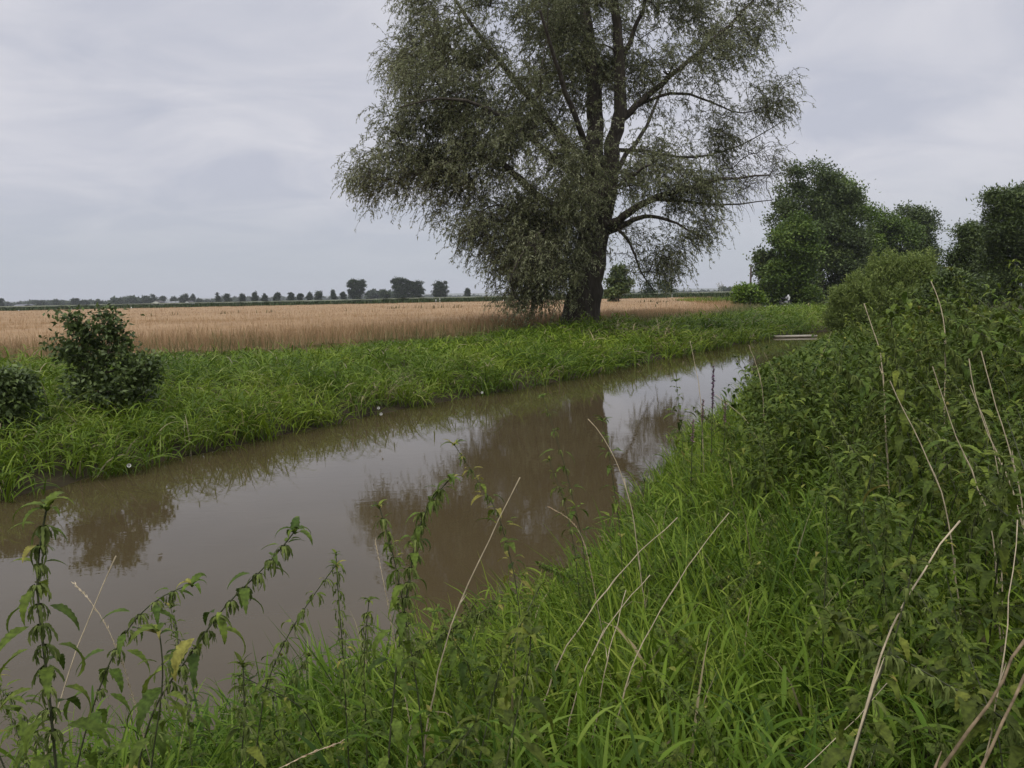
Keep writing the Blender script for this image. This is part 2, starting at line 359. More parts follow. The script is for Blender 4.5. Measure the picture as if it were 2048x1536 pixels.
# ------------------------------------------------------------------ ground, water, hills
def build_ground():
    X = np.concatenate([-np.geomspace(9000, 32, 34), np.arange(-31.5, 45, 0.28), np.geomspace(46, 9000, 34)])
    Y = np.concatenate([[-40, -20], np.arange(-10, 62, 0.28), np.geomspace(63, 9400, 46)])
    gx, gy = np.meshgrid(X, Y); pt = np.stack([gx.ravel(), gy.ravel()], 1)
    z = H(pt)
    V = np.column_stack([pt, z]); nx, ny = len(X), len(Y)
    i = np.arange(ny - 1)[:, None] * nx + np.arange(nx - 1)[None]
    F = np.stack([i, i + 1, i + nx + 1, i + nx], -1).reshape(-1, 4)
    zone = np.clip(edge_d(pt) / 1.0, 0, 1) * (1 - sst(150, 156, pt[:, 1]))
    zone = np.where((edge_d(pt) < 0) & (pt[:, 1] < 90), -1.0, zone)
    m, n = mat_new('soil_and_litter'); l = n.links.new
    o = n.nodes.new('ShaderNodeOutputMaterial'); b = n.nodes.new('ShaderNodeBsdfPrincipled'); b.inputs['Roughness'].default_value = 0.95; b.inputs['Specular IOR Level'].default_value = 0.1
    tc_ = n.nodes.new('ShaderNodeTexCoord'); no = n.nodes.new('ShaderNodeTexNoise'); no.inputs['Scale'].default_value = 2.2; no.inputs['Detail'].default_value = 10; no.inputs['Roughness'].default_value = 0.7
    l(tc_.outputs['Object'], no.inputs[0])
    r1 = n.nodes.new('ShaderNodeValToRGB'); r1.color_ramp.elements[0].color = (0.022, 0.032, 0.010, 1); r1.color_ramp.elements[1].color = (0.06, 0.085, 0.02, 1); r1.color_ramp.elements[0].position = .35; r1.color_ramp.elements[1].position = .65
    r2 = n.nodes.new('ShaderNodeValToRGB'); r2.color_ramp.elements[0].color = (0.16, 0.105, 0.055, 1); r2.color_ramp.elements[1].color = (0.26, 0.18, 0.10, 1); r2.color_ramp.elements[0].position = .35; r2.color_ramp.elements[1].position = .65
    l(no.outputs[0], r1.inputs[0]); l(no.outputs[0], r2.inputs[0])
    at = n.nodes.new('ShaderNodeAttribute'); at.attribute_name = 'vary'
    mx = n.nodes.new('ShaderNodeMix'); mx.data_type = 'RGBA'; l(at.outputs['Fac'], mx.inputs[0]); l(r1.outputs[0], mx.inputs[6]); l(r2.outputs[0], mx.inputs[7])
    r3 = n.nodes.new('ShaderNodeValToRGB'); r3.color_ramp.elements[0].color = (0.024, 0.020, 0.011, 1); r3.color_ramp.elements[1].color = (0.062, 0.050, 0.028, 1); r3.color_ramp.elements[0].position = .35; r3.color_ramp.elements[1].position = .68
    l(no.outputs[0], r3.inputs[0]); mrg = n.nodes.new('ShaderNodeMapRange'); mrg.inputs[1].default_value = -1; mrg.inputs[2].default_value = 0; mrg.inputs[3].default_value = 1; mrg.inputs[4].default_value = 0; l(at.outputs['Fac'], mrg.inputs[0])
    mx2 = n.nodes.new('ShaderNodeMix'); mx2.data_type = 'RGBA'; l(mrg.outputs[0], mx2.inputs[0]); l(mx.outputs[2], mx2.inputs[6]); l(r3.outputs[0], mx2.inputs[7])
    l(mx2.outputs[2], b.inputs['Base Color'])
    bp = n.nodes.new('ShaderNodeBump'); bp.inputs['Strength'].default_value = 0.6; bp.inputs['Distance'].default_value = 0.05; l(no.outputs[0], bp.inputs['Height']); l(bp.outputs[0], b.inputs['Normal'])
    l(b.outputs[0], o.inputs[0])
    tag(mesh('ground', V, F, m, None, zone, True), kind='structure')
build_ground()

def build_water():
    Y = np.concatenate([np.arange(-14, 52, 0.5)])
    xn = np.interp(Y, NEAR[:, 1], NEAR[:, 0]) + 1.2; xf = np.interp(Y, FAR[:, 1], FAR[:, 0]) - 1.2
    k = 12; t = np.linspace(0, 1, k)[None]
    V = np.stack([xf[:, None] * (1 - t) + xn[:, None] * t, np.repeat(Y[:, None], k, 1), np.zeros((len(Y), k))], -1).reshape(-1, 3)
    i = np.arange(len(Y) - 1)[:, None] * k + np.arange(k - 1)[None]
    F = np.stack([i, i + 1, i + k + 1, i + k], -1).reshape(-1, 4)
    m, n = mat_new('muddy_water'); l = n.links.new
    o = n.nodes.new('ShaderNodeOutputMaterial'); b = n.nodes.new('ShaderNodeBsdfPrincipled')
    tc_ = n.nodes.new('ShaderNodeTexCoord')
    no = n.nodes.new('ShaderNodeTexNoise'); no.inputs['Scale'].default_value = 0.7; no.inputs['Detail'].default_value = 4; l(tc_.outputs['Object'], no.inputs[0])
    r = n.nodes.new('ShaderNodeValToRGB'); r.color_ramp.elements[0].color = (0.058, 0.043, 0.021, 1); r.color_ramp.elements[1].color = (0.073, 0.055, 0.028, 1)
    l(no.outputs[0], r.inputs[0]); l(r.outputs[0], b.inputs['Base Color'])
    b.inputs['Roughness'].default_value = 0.02; b.inputs['IOR'].default_value = 1.333; b.inputs['Specular IOR Level'].default_value = 0.5
    mp_ = n.nodes.new('ShaderNodeMapping'); mp_.inputs['Rotation'].default_value = (0, 0, -0.6); mp_.inputs['Scale'].default_value = (1.0, 2.2, 1)
    l(tc_.outputs['Object'], mp_.inputs[0])
    w1 = n.nodes.new('ShaderNodeTexNoise'); w1.inputs['Scale'].default_value = 2.2; w1.inputs['Detail'].default_value = 3; w1.inputs['Distortion'].default_value = 0.8; l(mp_.outputs[0], w1.inputs[0])
    w2 = n.nodes.new('ShaderNodeTexNoise'); w2.inputs['Scale'].default_value = 11; w2.inputs['Detail'].default_value = 2; l(mp_.outputs[0], w2.inputs[0])
    ad = n.nodes.new('ShaderNodeMath'); ad.operation = 'MULTIPLY_ADD'; l(w2.outputs[0], ad.inputs[0]); ad.inputs[1].default_value = 0.16; l(w1.outputs[0], ad.inputs[2])
    bp = n.nodes.new('ShaderNodeBump'); bp.inputs['Strength'].default_value = 0.045; bp.inputs['Distance'].default_value = 0.02; l(ad.outputs[0], bp.inputs['Height']); l(bp.outputs[0], b.inputs['Normal'])
    l(b.outputs[0], o.inputs[0])
    tag(mesh('water', V, F, m, None, None, True), kind='structure')
build_water()

def build_hills():
    X = np.linspace(-6000, 6000, 240); rows = [(4200, 0.0), (4700, 0.45), (5200, 0.85), (5800, 1.0), (6600, 0.3)]
    V = []
    for y, k in rows:
        h = 10 + 17 * vnoise(X / 900 + y / 700, X * 0 + y / 1300, 11) + 6 * vnoise(X / 230, X * 0 + y / 400, 12) + 2.5 * vnoise(X / 40, X * 0 + y / 60, 13)
        V.append(np.column_stack([X, np.full_like(X, y), h * k]))
    V = np.concatenate(V); k = len(X)
    i = np.arange(len(rows) - 1)[:, None] * k + np.arange(k - 1)[None]
    F = np.stack([i, i + 1, i + k + 1, i + k], -1).reshape(-1, 4)
    tag(mesh('hills', V, F, noise_mat('far_hills', (0.03, 0.045, 0.02), (0.11, 0.115, 0.05), 0.006, 0.95), None, None, True), kind='structure')
build_hills()

# ------------------------------------------------------------------ trees
def unit(n):
    v = rng.normal(size=(n, 3)); return v / np.linalg.norm(v, axis=1)[:, None]
def grow(limbs, attr, step=0.5, r0=0.012, sag=0.0):
    """limbs: list of (points, radii) already swept; attach every attractor point to the nearest part of the growing skeleton.
    returns edges A,B with radii"""
    pos = [np.asarray(p, float) for pts, _ in limbs for p in pts]
    par = []; k = 0
    for pts, _ in limbs:
        for i in range(len(pts)): par.append(k + i - 1 if i else -1)
        k += len(pts)
    nl = len(pos)
    cap = nl + len(attr) * 30
    Pn = np.zeros((cap, 3)); Pn[:nl] = pos; par = par + [0] * (cap - nl); n = nl
    d0 = np.min(np.linalg.norm(attr[:, None, :] - Pn[None, :nl, :], axis=2), axis=1)
    for ai in np.argsort(d0):
        a = attr[ai]
        d = np.linalg.norm(Pn[:n] - a, axis=1) + 0.35 * np.maximum(0, Pn[:n, 2] - a[2])
        i = int(np.argmin(d)); b = Pn[i]; ln = np.linalg.norm(a - b)
        m = max(1, min(12, int(math.ceil(ln / step))))
        bow = rng.normal(size=3) * 0.09 * ln; bow[2] = abs(bow[2]) + 0.08 * ln
        for s_ in range(1, m + 1):
            t = s_ / m
            p = b * (1 - t) + a * t + bow * (4 * t * (1 - t)) * 0.8
            Pn[n] = p; par[n] = i; i = n; n += 1
    cnt = np.zeros(n); 
    has = np.zeros(n, bool)
    for i in range(n - 1, nl - 1, -1):
        if cnt[i] == 0: cnt[i] = 1
        cnt[par[i]] += cnt[i]
    rad = r0 * np.power(np.maximum(cnt, 1), 0.42)
    ids = np.arange(nl, n); pr = np.array(par[nl:n], int)
    ra = np.where(pr < nl, rad[ids] * 1.05, rad[pr])
    return Pn[pr], Pn[ids], np.minimum(ra, rad[ids] * 1.6), rad[ids]
def px_limb(pts, D, r0, r1, n=14, dz=None):
    """limb through photo pixels; dz: offsets in depth at each point"""
    dz = [0] * len(pts) if dz is None else dz
    p = np.array([P(x, y, D + z) for (x, y), z in zip(pts, dz)])
    t = np.linspace(0, 1, len(p)); tt = np.linspace(0, 1, n)
    # smooth interpolation
    from_ = np.stack([np.interp(tt, t, p[:, k]) for k in range(3)], 1)
    for _ in range(2): from_[1:-1] = 0.25 * from_[:-2] + 0.5 * from_[1:-1] + 0.25 * from_[2:]
    from_[1:-1] += rng.normal(size=(n - 2, 3)) * min(r1 * 0.6, .045)
    return from_, np.linspace(r0, r1, n)
def sample_blob(c, r, n, shell=0.55):
    u = unit(n); k = (shell + (1 - shell) * rng.random(n)) ** 0.6
    return np.asarray(c) + u * k[:, None] * np.asarray(r)

def build_willow():
    D = 35.6; s = mpp(D)
    base = P(1162, 652, D); base[2] = Hs(base[0], D) - 0.1
    root = empty('willow_tree', base, 'tall old willow with thick dark trunk on the far bank of the stream', 'tree')
    off = -base
    limbs = [px_limb([(1160, 662), (1163, 630), (1170, 580), (1180, 520), (1190, 470), (1192, 440)], D, 0.86, 0.62, 16),
             px_limb([(1186, 450), (1185, 400), (1189, 317), (1191, 200), (1180, 98), (1168, 0), (1150, -150)], D, 0.50, 0.16, 22, [0, 0, .2, .3, .5, .8, 1]),
             px_limb([(1198, 460), (1212, 420), (1222, 330), (1228, 285), (1238, 235), (1243, 170), (1236, 60), (1230, 0), (1220, -130)], D, 0.46, 0.13, 24, [0, -.2, -.4, -.5, -.6, -.8, -1, -1, -1]),
             px_limb([(1234, 245), (1280, 208), (1320, 170), (1380, 120), (1480, 30), (1540, -40)], D, 0.24, 0.05, 18, [-.6, -.8, -1, -1.4, -2, -2]),
             px_limb([(1236, 150), (1258, 90), (1285, 20), (1310, -90)], D, 0.19, 0.06, 12, [-.8, -.6, -.2, 0]),
             px_limb([(1205, 455), (1240, 440), (1278, 408), (1335, 388), (1430, 358), (1540, 350)], D, 0.30, 0.04, 18, [0, -.8, -1.4, -1.8, -2, -1.6]),
             px_limb([(1208, 465), (1240, 455), (1265, 440), (1300, 428), (1355, 446), (1410, 480)], D, 0.24, 0.03, 16, [0, -.6, -1, -1.6, -2.2, -2.6]),
             px_limb([(1235, 458), (1260, 485), (1272, 515), (1282, 548), (1310, 585)], D, 0.10, 0.025, 12, [-.6, -.9, -1, -1.1, -1.2]),
             px_limb([(1250, 430), (1300, 396), (1350, 400), (1440, 412), (1545, 400)], D, 0.15, 0.025, 14, [-.8, -1, -.4, .4, 1]),
             px_limb([(1280, 208), (1345, 182), (1410, 196), (1480, 235), (1560, 200)], D, 0.11, 0.02, 14, [-.8, 0, .6, 1, 1]),
             px_limb([(1228, 300), (1290, 300), (1370, 320), (1470, 300), (1570, 240)], D, 0.13, 0.02, 14, [-.5, .4, 1, 1.5, 1.6]),
             px_limb([(1172, 450), (1120, 420), (1065, 386), (1030, 345), (992, 318), (923, 308), (862, 335), (790, 365), (715, 352)], D, 0.30, 0.03, 22, [0, -.7, -1.4, -1.8, -2, -2, -2, -2, -2]),
             px_limb([(1182, 330), (1110, 260), (1030, 160), (953, 63), (914, 10), (880, -60)], D, 0.26, 0.05, 16, [0, .6, 1, 1.4, 1.6, 1.6]),
             px_limb([(1180, 380), (1090, 300), (990, 220), (900, 190), (800, 215)], D, 0.2, 0.03, 16, [0, -1.5, -3, -4, -4]),
             px_limb([(1175, 460), (1130, 440), (1100, 450), (1050, 490), (1020, 560)], D, 0.16, 0.03, 14, [0, -1.5, -3, -4, -4.4]),
             px_limb([(1190, 400), (1180, 320), (1150, 230), (1110, 120), (1080, 20)], D, 0.24, 0.06, 14, [0, -2, -3.6, -5, -6]),
             px_limb([(1195, 420), (1230, 340), (1290, 260), (1330, 160)], D, 0.24, 0.06, 14, [0, 2, 4, 6]),
             px_limb([(1185, 420), (1150, 330), (1090, 230), (1050, 120)], D, 0.24, 0.06, 14, [0, 2, 4, 6]),
             px_limb([(1195, 440), (1200, 400), (1260, 350), (1300, 330)], D, 0.18, 0.05, 12, [0, -2, -4, -5.5])]
    tb = MB()
    for i, (pts, r) in enumerate(limbs):
        if i == 0:
            r = r * (1 + 0.28 * np.exp(-np.arange(len(r)) / 1.6))
        if i > 2: r = r * .72
        tb.tube(pts + off, r, 18 if i == 0 else 10, noise=0.06)
    # blobs: px, py, rx, ry (px), depth shift, half depth (m), weight, leafiness
    B = [(1090, 150, 170, 160, 0, 5.0, 1.25, 1), (1060, 330, 170, 130, -1, 5.0, 1.3, 1), (1105, 470, 105, 100, -1.5, 3.5, 1.2, 1), (1070, 540, 72, 52, -2, 3.0, .5, .75),
         (1000, 50, 180, 120, 0, 4.5, 1.0, 1), (930, 290, 130, 95, -1, 4, 1.0, 1), (790, 325, 90, 55, -2, 2.5, .55, .85), (870, 210, 110, 75, -2, 3, .8, 1), (738, 352, 48, 50, -2, 1.6, .28, .6),
         (840, 60, 75, 85, 1, 3, .6, .9), (800, 140, 40, 60, 1, 2, .25, .7), (870, 372, 90, 50, -2, 2.5, .45, .7), (985, 440, 70, 70, -2, 3, .5, .85), (1040, 570, 42, 42, -2, 2, .24, .6), (1030, 500, 60, 60, -2, 2.5, .45, .85),
         (1160, 20, 190, 120, 0, 5.5, 1.0, 1), (1320, 50, 130, 110, 0, 4, .6, .8), (1440, 90, 100, 85, -1.5, 3, .48, .75), (1515, 15, 65, 70, -2, 2, .28, .6), (1295, 345, 105, 75, -3, 3, .5, .85), (1385, 370, 70, 50, -2, 2.5, .35, .8),
         (1440, 265, 110, 60, 1, 2.5, .3, .55), (1535, 205, 55, 65, 1, 2, .28, .55), (1320, 175, 95, 75, 0, 4, .36, .7), (1490, 360, 95, 45, 0, 2, .26, .10), (1560, 325, 35, 40, 0, 1.5, .09, .3),
         (1310, 520, 58, 62, -1.2, 1.6, .26, .6), (1385, 455, 55, 38, -2.3, 1.6, .2, .65), (1275, 470, 40, 25, -1, 1.2, .08, .4), (1150, 330, 60, 110, -3, 2.0, .3, 1), (1135, 500, 42, 52, -2.2, 1.6, .26, .9), (1180, 150, 80, 110, 3, 3, .4, .9),
         (1150, -160, 280, 150, 0, 6.5, 1.3, 1), (960, -140, 170, 130, 0, 5, .7, 1), (1370, -140, 180, 120, 0, 5, .7, .9)]
    attr = []; leafy = []
    for (x, y, rx, ry, dz, rz, wt, lf) in B:
        n = int(120 * wt * (1 if y > -100 else .6))
        c0 = P(1150 + (x - 1150) * .965, y, D + dz); rr = np.array((rx * s * .95, rz, ry * s * .95))
        m = max(3, n // 11); sc = sample_blob(c0, rr * .86, m, .25); pick = rng.integers(0, m, n)
        q = sc[pick] + np.clip(rng.normal(size=(n, 3)), -1.7, 1.7) * np.array([.42, .5, .34])
        loose = rng.random(n) < .22; q[loose] = sample_blob(c0, rr, int(loose.sum()), .15)
        attr.append(q); leafy.append(np.full(n, lf))
    attr = np.concatenate(attr); leafy = np.concatenate(leafy)
    A, Bv, ra, rb = grow(limbs, attr, 0.55, 0.011)
    # finer twigs hang from the branch ends
    kt = 10; n = len(attr) * kt
    b0 = np.repeat(attr, kt, 0) + rng.normal(size=(n, 3)) * 0.25
    lf = np.repeat(leafy, kt)
    axis = np.array([base[0], base[1], 0])
    outw = b0 - (axis + np.array([0, 0, 6.0])); outw[:, 2] *= 0.4; outw /= np.linalg.norm(outw, axis=1)[:, None] + 1e-6
    d = outw * 0.6 + unit(n) * 0.9; d[:, 2] += 0.25; d /= np.linalg.norm(d, axis=1)[:, None]
    Lt = 0.55 + 0.85 * rng.random(n) ** 1.5; seg = 5
    pts = [b0]; dd = d.copy()
    for k in range(seg):
        pts.append(pts[-1] + dd * (Lt / seg)[:, None]); dd = dd + np.array([0, 0, -0.42]) + rng.normal(size=(n, 3)) * 0.08; dd /= np.linalg.norm(dd, axis=1)[:, None]
    pts = np.stack(pts, 1)
    rt = np.array([0.009, 0.008, 0.007, 0.006, 0.005, 0.004])
    VA, FA = edges_to_frustums(A, Bv, ra, rb, 5)
    tb.add(VA + off, FA)
    VT, FT = edges_to_frustums(pts[:, :-1].reshape(-1, 3), pts[:, 1:].reshape(-1, 3), np.tile(rt[:-1], n), np.tile(rt[1:], n), 3)
    tb.add(VT + off, FT)
    tb.build('trunk', M_BARK, root, True)
    kl = 20
    t = rng.random((n, kl)) * seg * 0.999; i0 = t.astype(int); fr = (t - i0)[..., None]
    ii = np.arange(n)[:, None]
    c = pts[ii, i0] * (1 - fr) + pts[ii, i0 + 1] * fr
    td = pts[ii, i0 + 1] - pts[ii, i0]; td /= np.linalg.norm(td, axis=2)[..., None] + 1e-9
    keep = rng.random((n, kl)) < (lf[:, None] * 1.0)
    c = c[keep]; td = td[keep]; m = len(c)
    ld = td * 0.75 + unit(m) * 0.75; ld[:, 2] -= 0.15
    nr = unit(m) * 0.8; nr[:, 2] += 0.7
    tv = np.repeat(rng.normal(size=len(attr)) * 0.24, kt * kl).reshape(n, kl)[keep]
    V, F, a = leaf_quads(c, ld, nr, 0.11 + 0.06 * rng.random(m), 0.028 + 0.018 * rng.random(m), np.clip(0.5 + tv + 0.28 * rng.normal(size=m), 0, 1))
    mesh('crown', V + off, F, M_WILLOW, root, a)
build_willow()

def leafy_tree(name, label, cat, D, basepx, blobs, mat, trunk_r, nleaf, leaf, group=None, stems=1, clus=None, up=0.5, csize=0.5, elong=0.5, flat=0.7, depth=0.85, zb=None, branch=True, gap=0.35, clumps=9):
    """blobs in photo pixels (x, y, rx, ry[, depth shift]); leaves sit in clumps through each blob's volume, clumps hang on branches"""
    s = mpp(D)
    b = P(basepx[0], basepx[1], D); b[2] = (Hs(b[0], D) if zb is None else zb) - 0.05
    root = empty(name, b, label, cat, group)
    area = sum(q[2] * q[3] for q in blobs)
    cl = []; own = []
    clus = clus or max(12, nleaf // 110)
    for q in blobs:
        k = max(3, int(clus * q[2] * q[3] / area))
        dz = q[4] if len(q) > 4 else 0
        rr = (q[2] * s, depth * q[2] * s, q[3] * s)
        c0 = P(q[0], q[1], D + dz)
        if clumps:
            sc = sample_blob(c0, np.array(rr) * .80, clumps, .6)
            w_ = .26 + .22 * rng.random(clumps)
            for q_, f_ in zip(sc, w_): cl.append(sample_blob(q_, np.array(rr) * f_, max(2, k // clumps), .2))
        else: cl.append(sample_blob(c0, rr, k, gap))
    cl = np.concatenate(cl)
    top = cl[np.argmax(cl[:, 2])]
    tb = MB(); limbs = []
    for i in range(stems):
        x0 = b + np.array([(i - (stems - 1) / 2) * trunk_r * 3.2, rng.normal() * trunk_r, 0]) if stems > 1 else b
        tgt = cl[rng.integers(len(cl))] * 0.5 + np.array([b[0], b[1], 0]) * 0.5 if stems > 1 else np.array([0.5 * b[0] + 0.5 * cl[:, 0].mean(), 0.5 * b[1] + 0.5 * cl[:, 1].mean(), 0])
        tgt = tgt.copy(); tgt[2] = b[2] + (top[2] - b[2]) * (0.82 if stems == 1 else 0.55 + 0.3 * rng.random())
        tt = np.linspace(0, 1, 9)[:, None]
        p = x0 * (1 - tt) + tgt * tt; p[1:-1] += rng.normal(size=(7, 3)) * trunk_r * 0.35
        r = np.linspace(trunk_r, trunk_r * 0.25, 9); r[0] *= 1.3
        limbs.append((p, r)); tb.tube(p - b, r, 9, noise=0.05)
    if branch:
        A, B2, ra, rb = grow(limbs, cl, max(0.3, 14 * s), max(0.006, trunk_r * 0.045))
        VA, FA = edges_to_frustums(A, B2, ra, rb, 4); tb.add(VA - b, FA)
    tb.build('trunk' if stems == 1 else 'stems', M_BARK if trunk_r > .1 else M_TWIG, root, True)
    k = nleaf // len(cl) + 1
    n = len(cl) * k
    cs = csize * (0.55 + 0.75 * rng.random(len(cl)))
    c = np.repeat(cl, k, 0); g = rng.normal(size=(n, 3)) * np.repeat(cs, k)[:, None] * np.array([1, 1, flat])
    c = c + g
    d = g / (np.linalg.norm(g, axis=1)[:, None] + 1e-6) * elong + unit(n); d[:, 2] += up - 0.3
    nr = unit(n) * 0.7; nr[:, 2] += 0.8
    tv = np.repeat(rng.normal(size=len(cl)) * 0.22, k)
    V, F, a = leaf_quads(c, d, nr, leaf[0] * (0.7 + 0.6 * rng.random(n)), leaf[1] * (0.7 + 0.6 * rng.random(n)), np.clip(0.5 + tv + 0.25 * rng.normal(size=n), 0, 1))
    mesh('crown' if stems == 1 else 'foliage', V - b, F, mat, root, a)
    return root

# --- trees beyond the bend on the right
RG = 'trees beyond the bend of the stream'
leafy_tree('ash_tree', 'tallest dark green tree beyond the bend, rising above the group around it', 'tree', 88, (1640, 612),
    [(1625, 365, 62, 42), (1600, 420, 66, 55), (1665, 420, 62, 60), (1640, 480, 85, 62), (1570, 440, 38, 50), (1640, 545, 85, 55), (1700, 520, 45, 60), (1640, 440, 60, 60, 2), (1665, 520, 60, 60, 2), (1610, 500, 60, 60, 2), (1600, 582, 70, 30, 1), (1690, 580, 60, 30, 1)], M_ASHD, 0.35, 60000, (0.30, 0.17), RG, csize=0.55)
leafy_tree('ash_tree', 'bright yellow green tree showing on the right flank of the tallest tree', 'tree', 92, (1702, 612),
    [(1695, 395, 28, 34), (1705, 440, 42, 45), (1712, 490, 44, 42), (1715, 545, 45, 40)], M_ASHL, 0.2, 22000, (0.29, 0.16), RG, csize=0.5)
leafy_tree('maple_tree', 'mid green leafy tree in front of the tallest tree, beside the small pole', 'tree', 77, (1592, 612),
    [(1590, 470, 40, 34), (1585, 515, 62, 50), (1600, 560, 58, 45), (1560, 560, 40, 42)], M_ASHM, 0.2, 38000, (0.26, 0.17), RG, csize=0.42)
leafy_tree('maple_tree', 'small dark tree at the left end of the group, overhanging the pole', 'tree', 79, (1535, 612),
    [(1528, 515, 18, 24), (1532, 548, 15, 24), (1550, 560, 28, 40), (1553, 590, 26, 22)], M_ASHD, 0.14, 16000, (0.26, 0.17), RG, csize=0.38)
leafy_tree('birch_tree', 'grey green tree with thin pale stems between the bright tree and the round dark one', 'tree', 97, (1758, 612),
    [(1752, 450, 28, 26), (1760, 490, 36, 36), (1750, 540, 40, 40)], M_ASHD, 0.14, 14000, (0.29, 0.16), RG, csize=0.5, stems=3)
leafy_tree('ash_tree', 'mid green dome shaped tree left of the round dark crown', 'tree', 96, (1800, 612),
    [(1792, 450, 34, 26), (1795, 490, 48, 36), (1800, 540, 50, 40)], M_ASHM, 0.2, 21000, (0.29, 0.17), RG, csize=0.5)
leafy_tree('oak_tree', 'dark round crowned tree standing behind the olive willow bush', 'tree', 101, (1840, 612),
    [(1812, 438, 28, 20), (1843, 440, 26, 20), (1848, 475, 34, 30), (1835, 510, 40, 32), (1845, 550, 34, 34)], M_ASHD, 0.22, 21000, (0.3, 0.18), RG, csize=0.5)
leafy_tree('ash_tree', 'dark bushy tree left of the feathery tree at the picture edge', 'tree', 52, (1952, 600),
    [(1945, 475, 26, 26), (1925, 510, 24, 24), (1965, 500, 36, 36), (1935, 550, 36, 34), (1975, 555, 48, 38)], M_ASHD, 0.16, 36000, (0.22, 0.09), RG, csize=0.34)
leafy_tree('ash_tree', 'feathery dark tree at the right edge, taller than the bushy one beside it', 'tree', 47, (2035, 600),
    [(2000, 410, 30, 24), (2045, 390, 30, 24), (2010, 450, 44, 36), (2070, 440, 50, 46), (2020, 520, 58, 50), (2080, 520, 50, 55), (2000, 570, 44, 34)], M_ASHD, 0.18, 52000, (0.23, 0.085), RG, csize=0.34)
leafy_tree('roadside_shrub', 'small bright green shrub standing in front of the pale concrete wall', 'shrub', 70, (1495, 612),
    [(1486, 584, 14, 12), (1502, 588, 12, 14), (1512, 597, 14, 14), (1480, 598, 12, 12)], M_ASHL, 0.04, 4500, (0.24, 0.15), None, stems=4, csize=0.25)
leafy_tree('dark_shrub', 'dark green bush filling the gap between the olive bush and the nettles', 'shrub', 30, (1915, 610),
    [(1895, 570, 28, 22), (1925, 580, 34, 24), (1890, 595, 28, 20)], M_ASHD, 0.05, 14000, (0.14, 0.08), None, stems=5, csize=0.22)

# --- olive willow bush: many upright wands with narrow leaves
def build_sallow():
    D = 33.0; s = mpp(D)
    b = P(1775, 665, D); b[2] = Hs(b[0], D) - 0.05
    root = empty('willow_bush', b, 'broad olive green willow bush with fine upright shoots beyond the nettles', 'bush')
    tops = []
    for (x, y, rx, ry, k) in [(1770, 545, 40, 30, 120), (1830, 545, 42, 32, 140), (1720, 585, 50, 30, 130), (1690, 610, 36, 26, 90), (1780, 590, 90, 40, 200), (1860, 580, 30, 42, 110), (1668, 635, 24, 20, 50), (1740, 630, 80, 30, 150), (1845, 620, 60, 30, 100)]:
        tops.append(sample_blob(P(x, y, D), (rx * s, rx * s * 0.8, ry * s), k, 0.3))
    for (x, y, rx, k) in [(1770, 520, 34, 26), (1840, 520, 38, 30), (1720, 560, 40, 22), (1690, 590, 34, 16)]: tops.append(sample_blob(P(x, y, D), (rx * s, rx * s, 22 * s), k, .2))
    tops = np.concatenate(tops); n = len(tops)
    low = np.column_stack([b[0] + (tops[:, 0] - b[0]) * 0.35, b[1] + (tops[:, 1] - b[1]) * 0.35, np.full(n, b[2])])
    seg = 6; t = np.linspace(0, 1, seg + 1)
    ctrl = low * 0.5 + tops * 0.5; ctrl[:, 2] = b[2] + (tops[:, 2] - b[2]) * 0.65; ctrl[:, :2] = low[:, :2] * 0.35 + tops[:, :2] * 0.65
    pts = low[:, None] * ((1 - t) ** 2)[None, :, None] + ctrl[:, None] * (2 * t * (1 - t))[None, :, None] + tops[:, None] * (t ** 2)[None, :, None]
    rt = np.linspace(0.016, 0.003, seg + 1)
    tb = MB(); V, F = edges_to_frustums(pts[:, :-1].reshape(-1, 3), pts[:, 1:].reshape(-1, 3), np.tile(rt[:-1], n), np.tile(rt[1:], n), 4); tb.add(V - b, F)
    tb.build('stems', M_NSTEM, root, True)
    kl = 130
    tt = (1 - rng.random((n, kl)) ** 1.7 * 0.75) * seg * 0.999; i0 = tt.astype(int); fr = (tt - i0)[..., None]; ii = np.arange(n)[:, None]
    c = (pts[ii, i0] * (1 - fr) + pts[ii, i0 + 1] * fr).reshape(-1, 3); m = len(c)
    c = c + rng.normal(size=(m, 3)) * np.array([0.075, 0.075, 0.08])
    d = unit(m); d[:, 2] += 0.75
    nr = unit(m); nr[:, 2] += 0.4
    tv = np.repeat(rng.normal(size=n) * 0.15, kl)
    V, F, a = leaf_quads(c, d, nr, 0.11 + 0.08 * rng.random(m), 0.028 + 0.018 * rng.random(m), np.clip(0.5 + tv + .25 * rng.normal(size=m), 0, 1))
    mesh('foliage', V - b, F, M_OLIVE, root, a)
build_sallow()

# --- shrubs on the far bank
leafy_tree('bank_shrub', 'dark leafy shrub with two upright lobes on the grassy far bank', 'shrub', 13.2, (212, 820),
    [(142, 652, 27, 27), (207, 645, 26, 28), (226, 690, 36, 34), (138, 698, 32, 30), (190, 740, 58, 36), (278, 734, 34, 24), (245, 768, 58, 34), (185, 775, 44, 34), (178, 690, 30, 32), (290, 748, 30, 30), (215, 790, 80, 26)], M_ASHD, 0.03, 7000, (0.092, 0.052), None, stems=6, csize=0.10, clus=200, up=0.1, depth=.8, clumps=6)
leafy_tree('bank_shrub', 'low dark shrub cut by the left edge of the picture', 'shrub', 11.6, (12, 890),
    [(12, 765, 42, 26), (-20, 790, 60, 46), (30, 815, 44, 40)], M_ASHD, 0.025, 9000, (0.09, 0.05), None, stems=5, csize=0.09, clus=240, up=0.1)

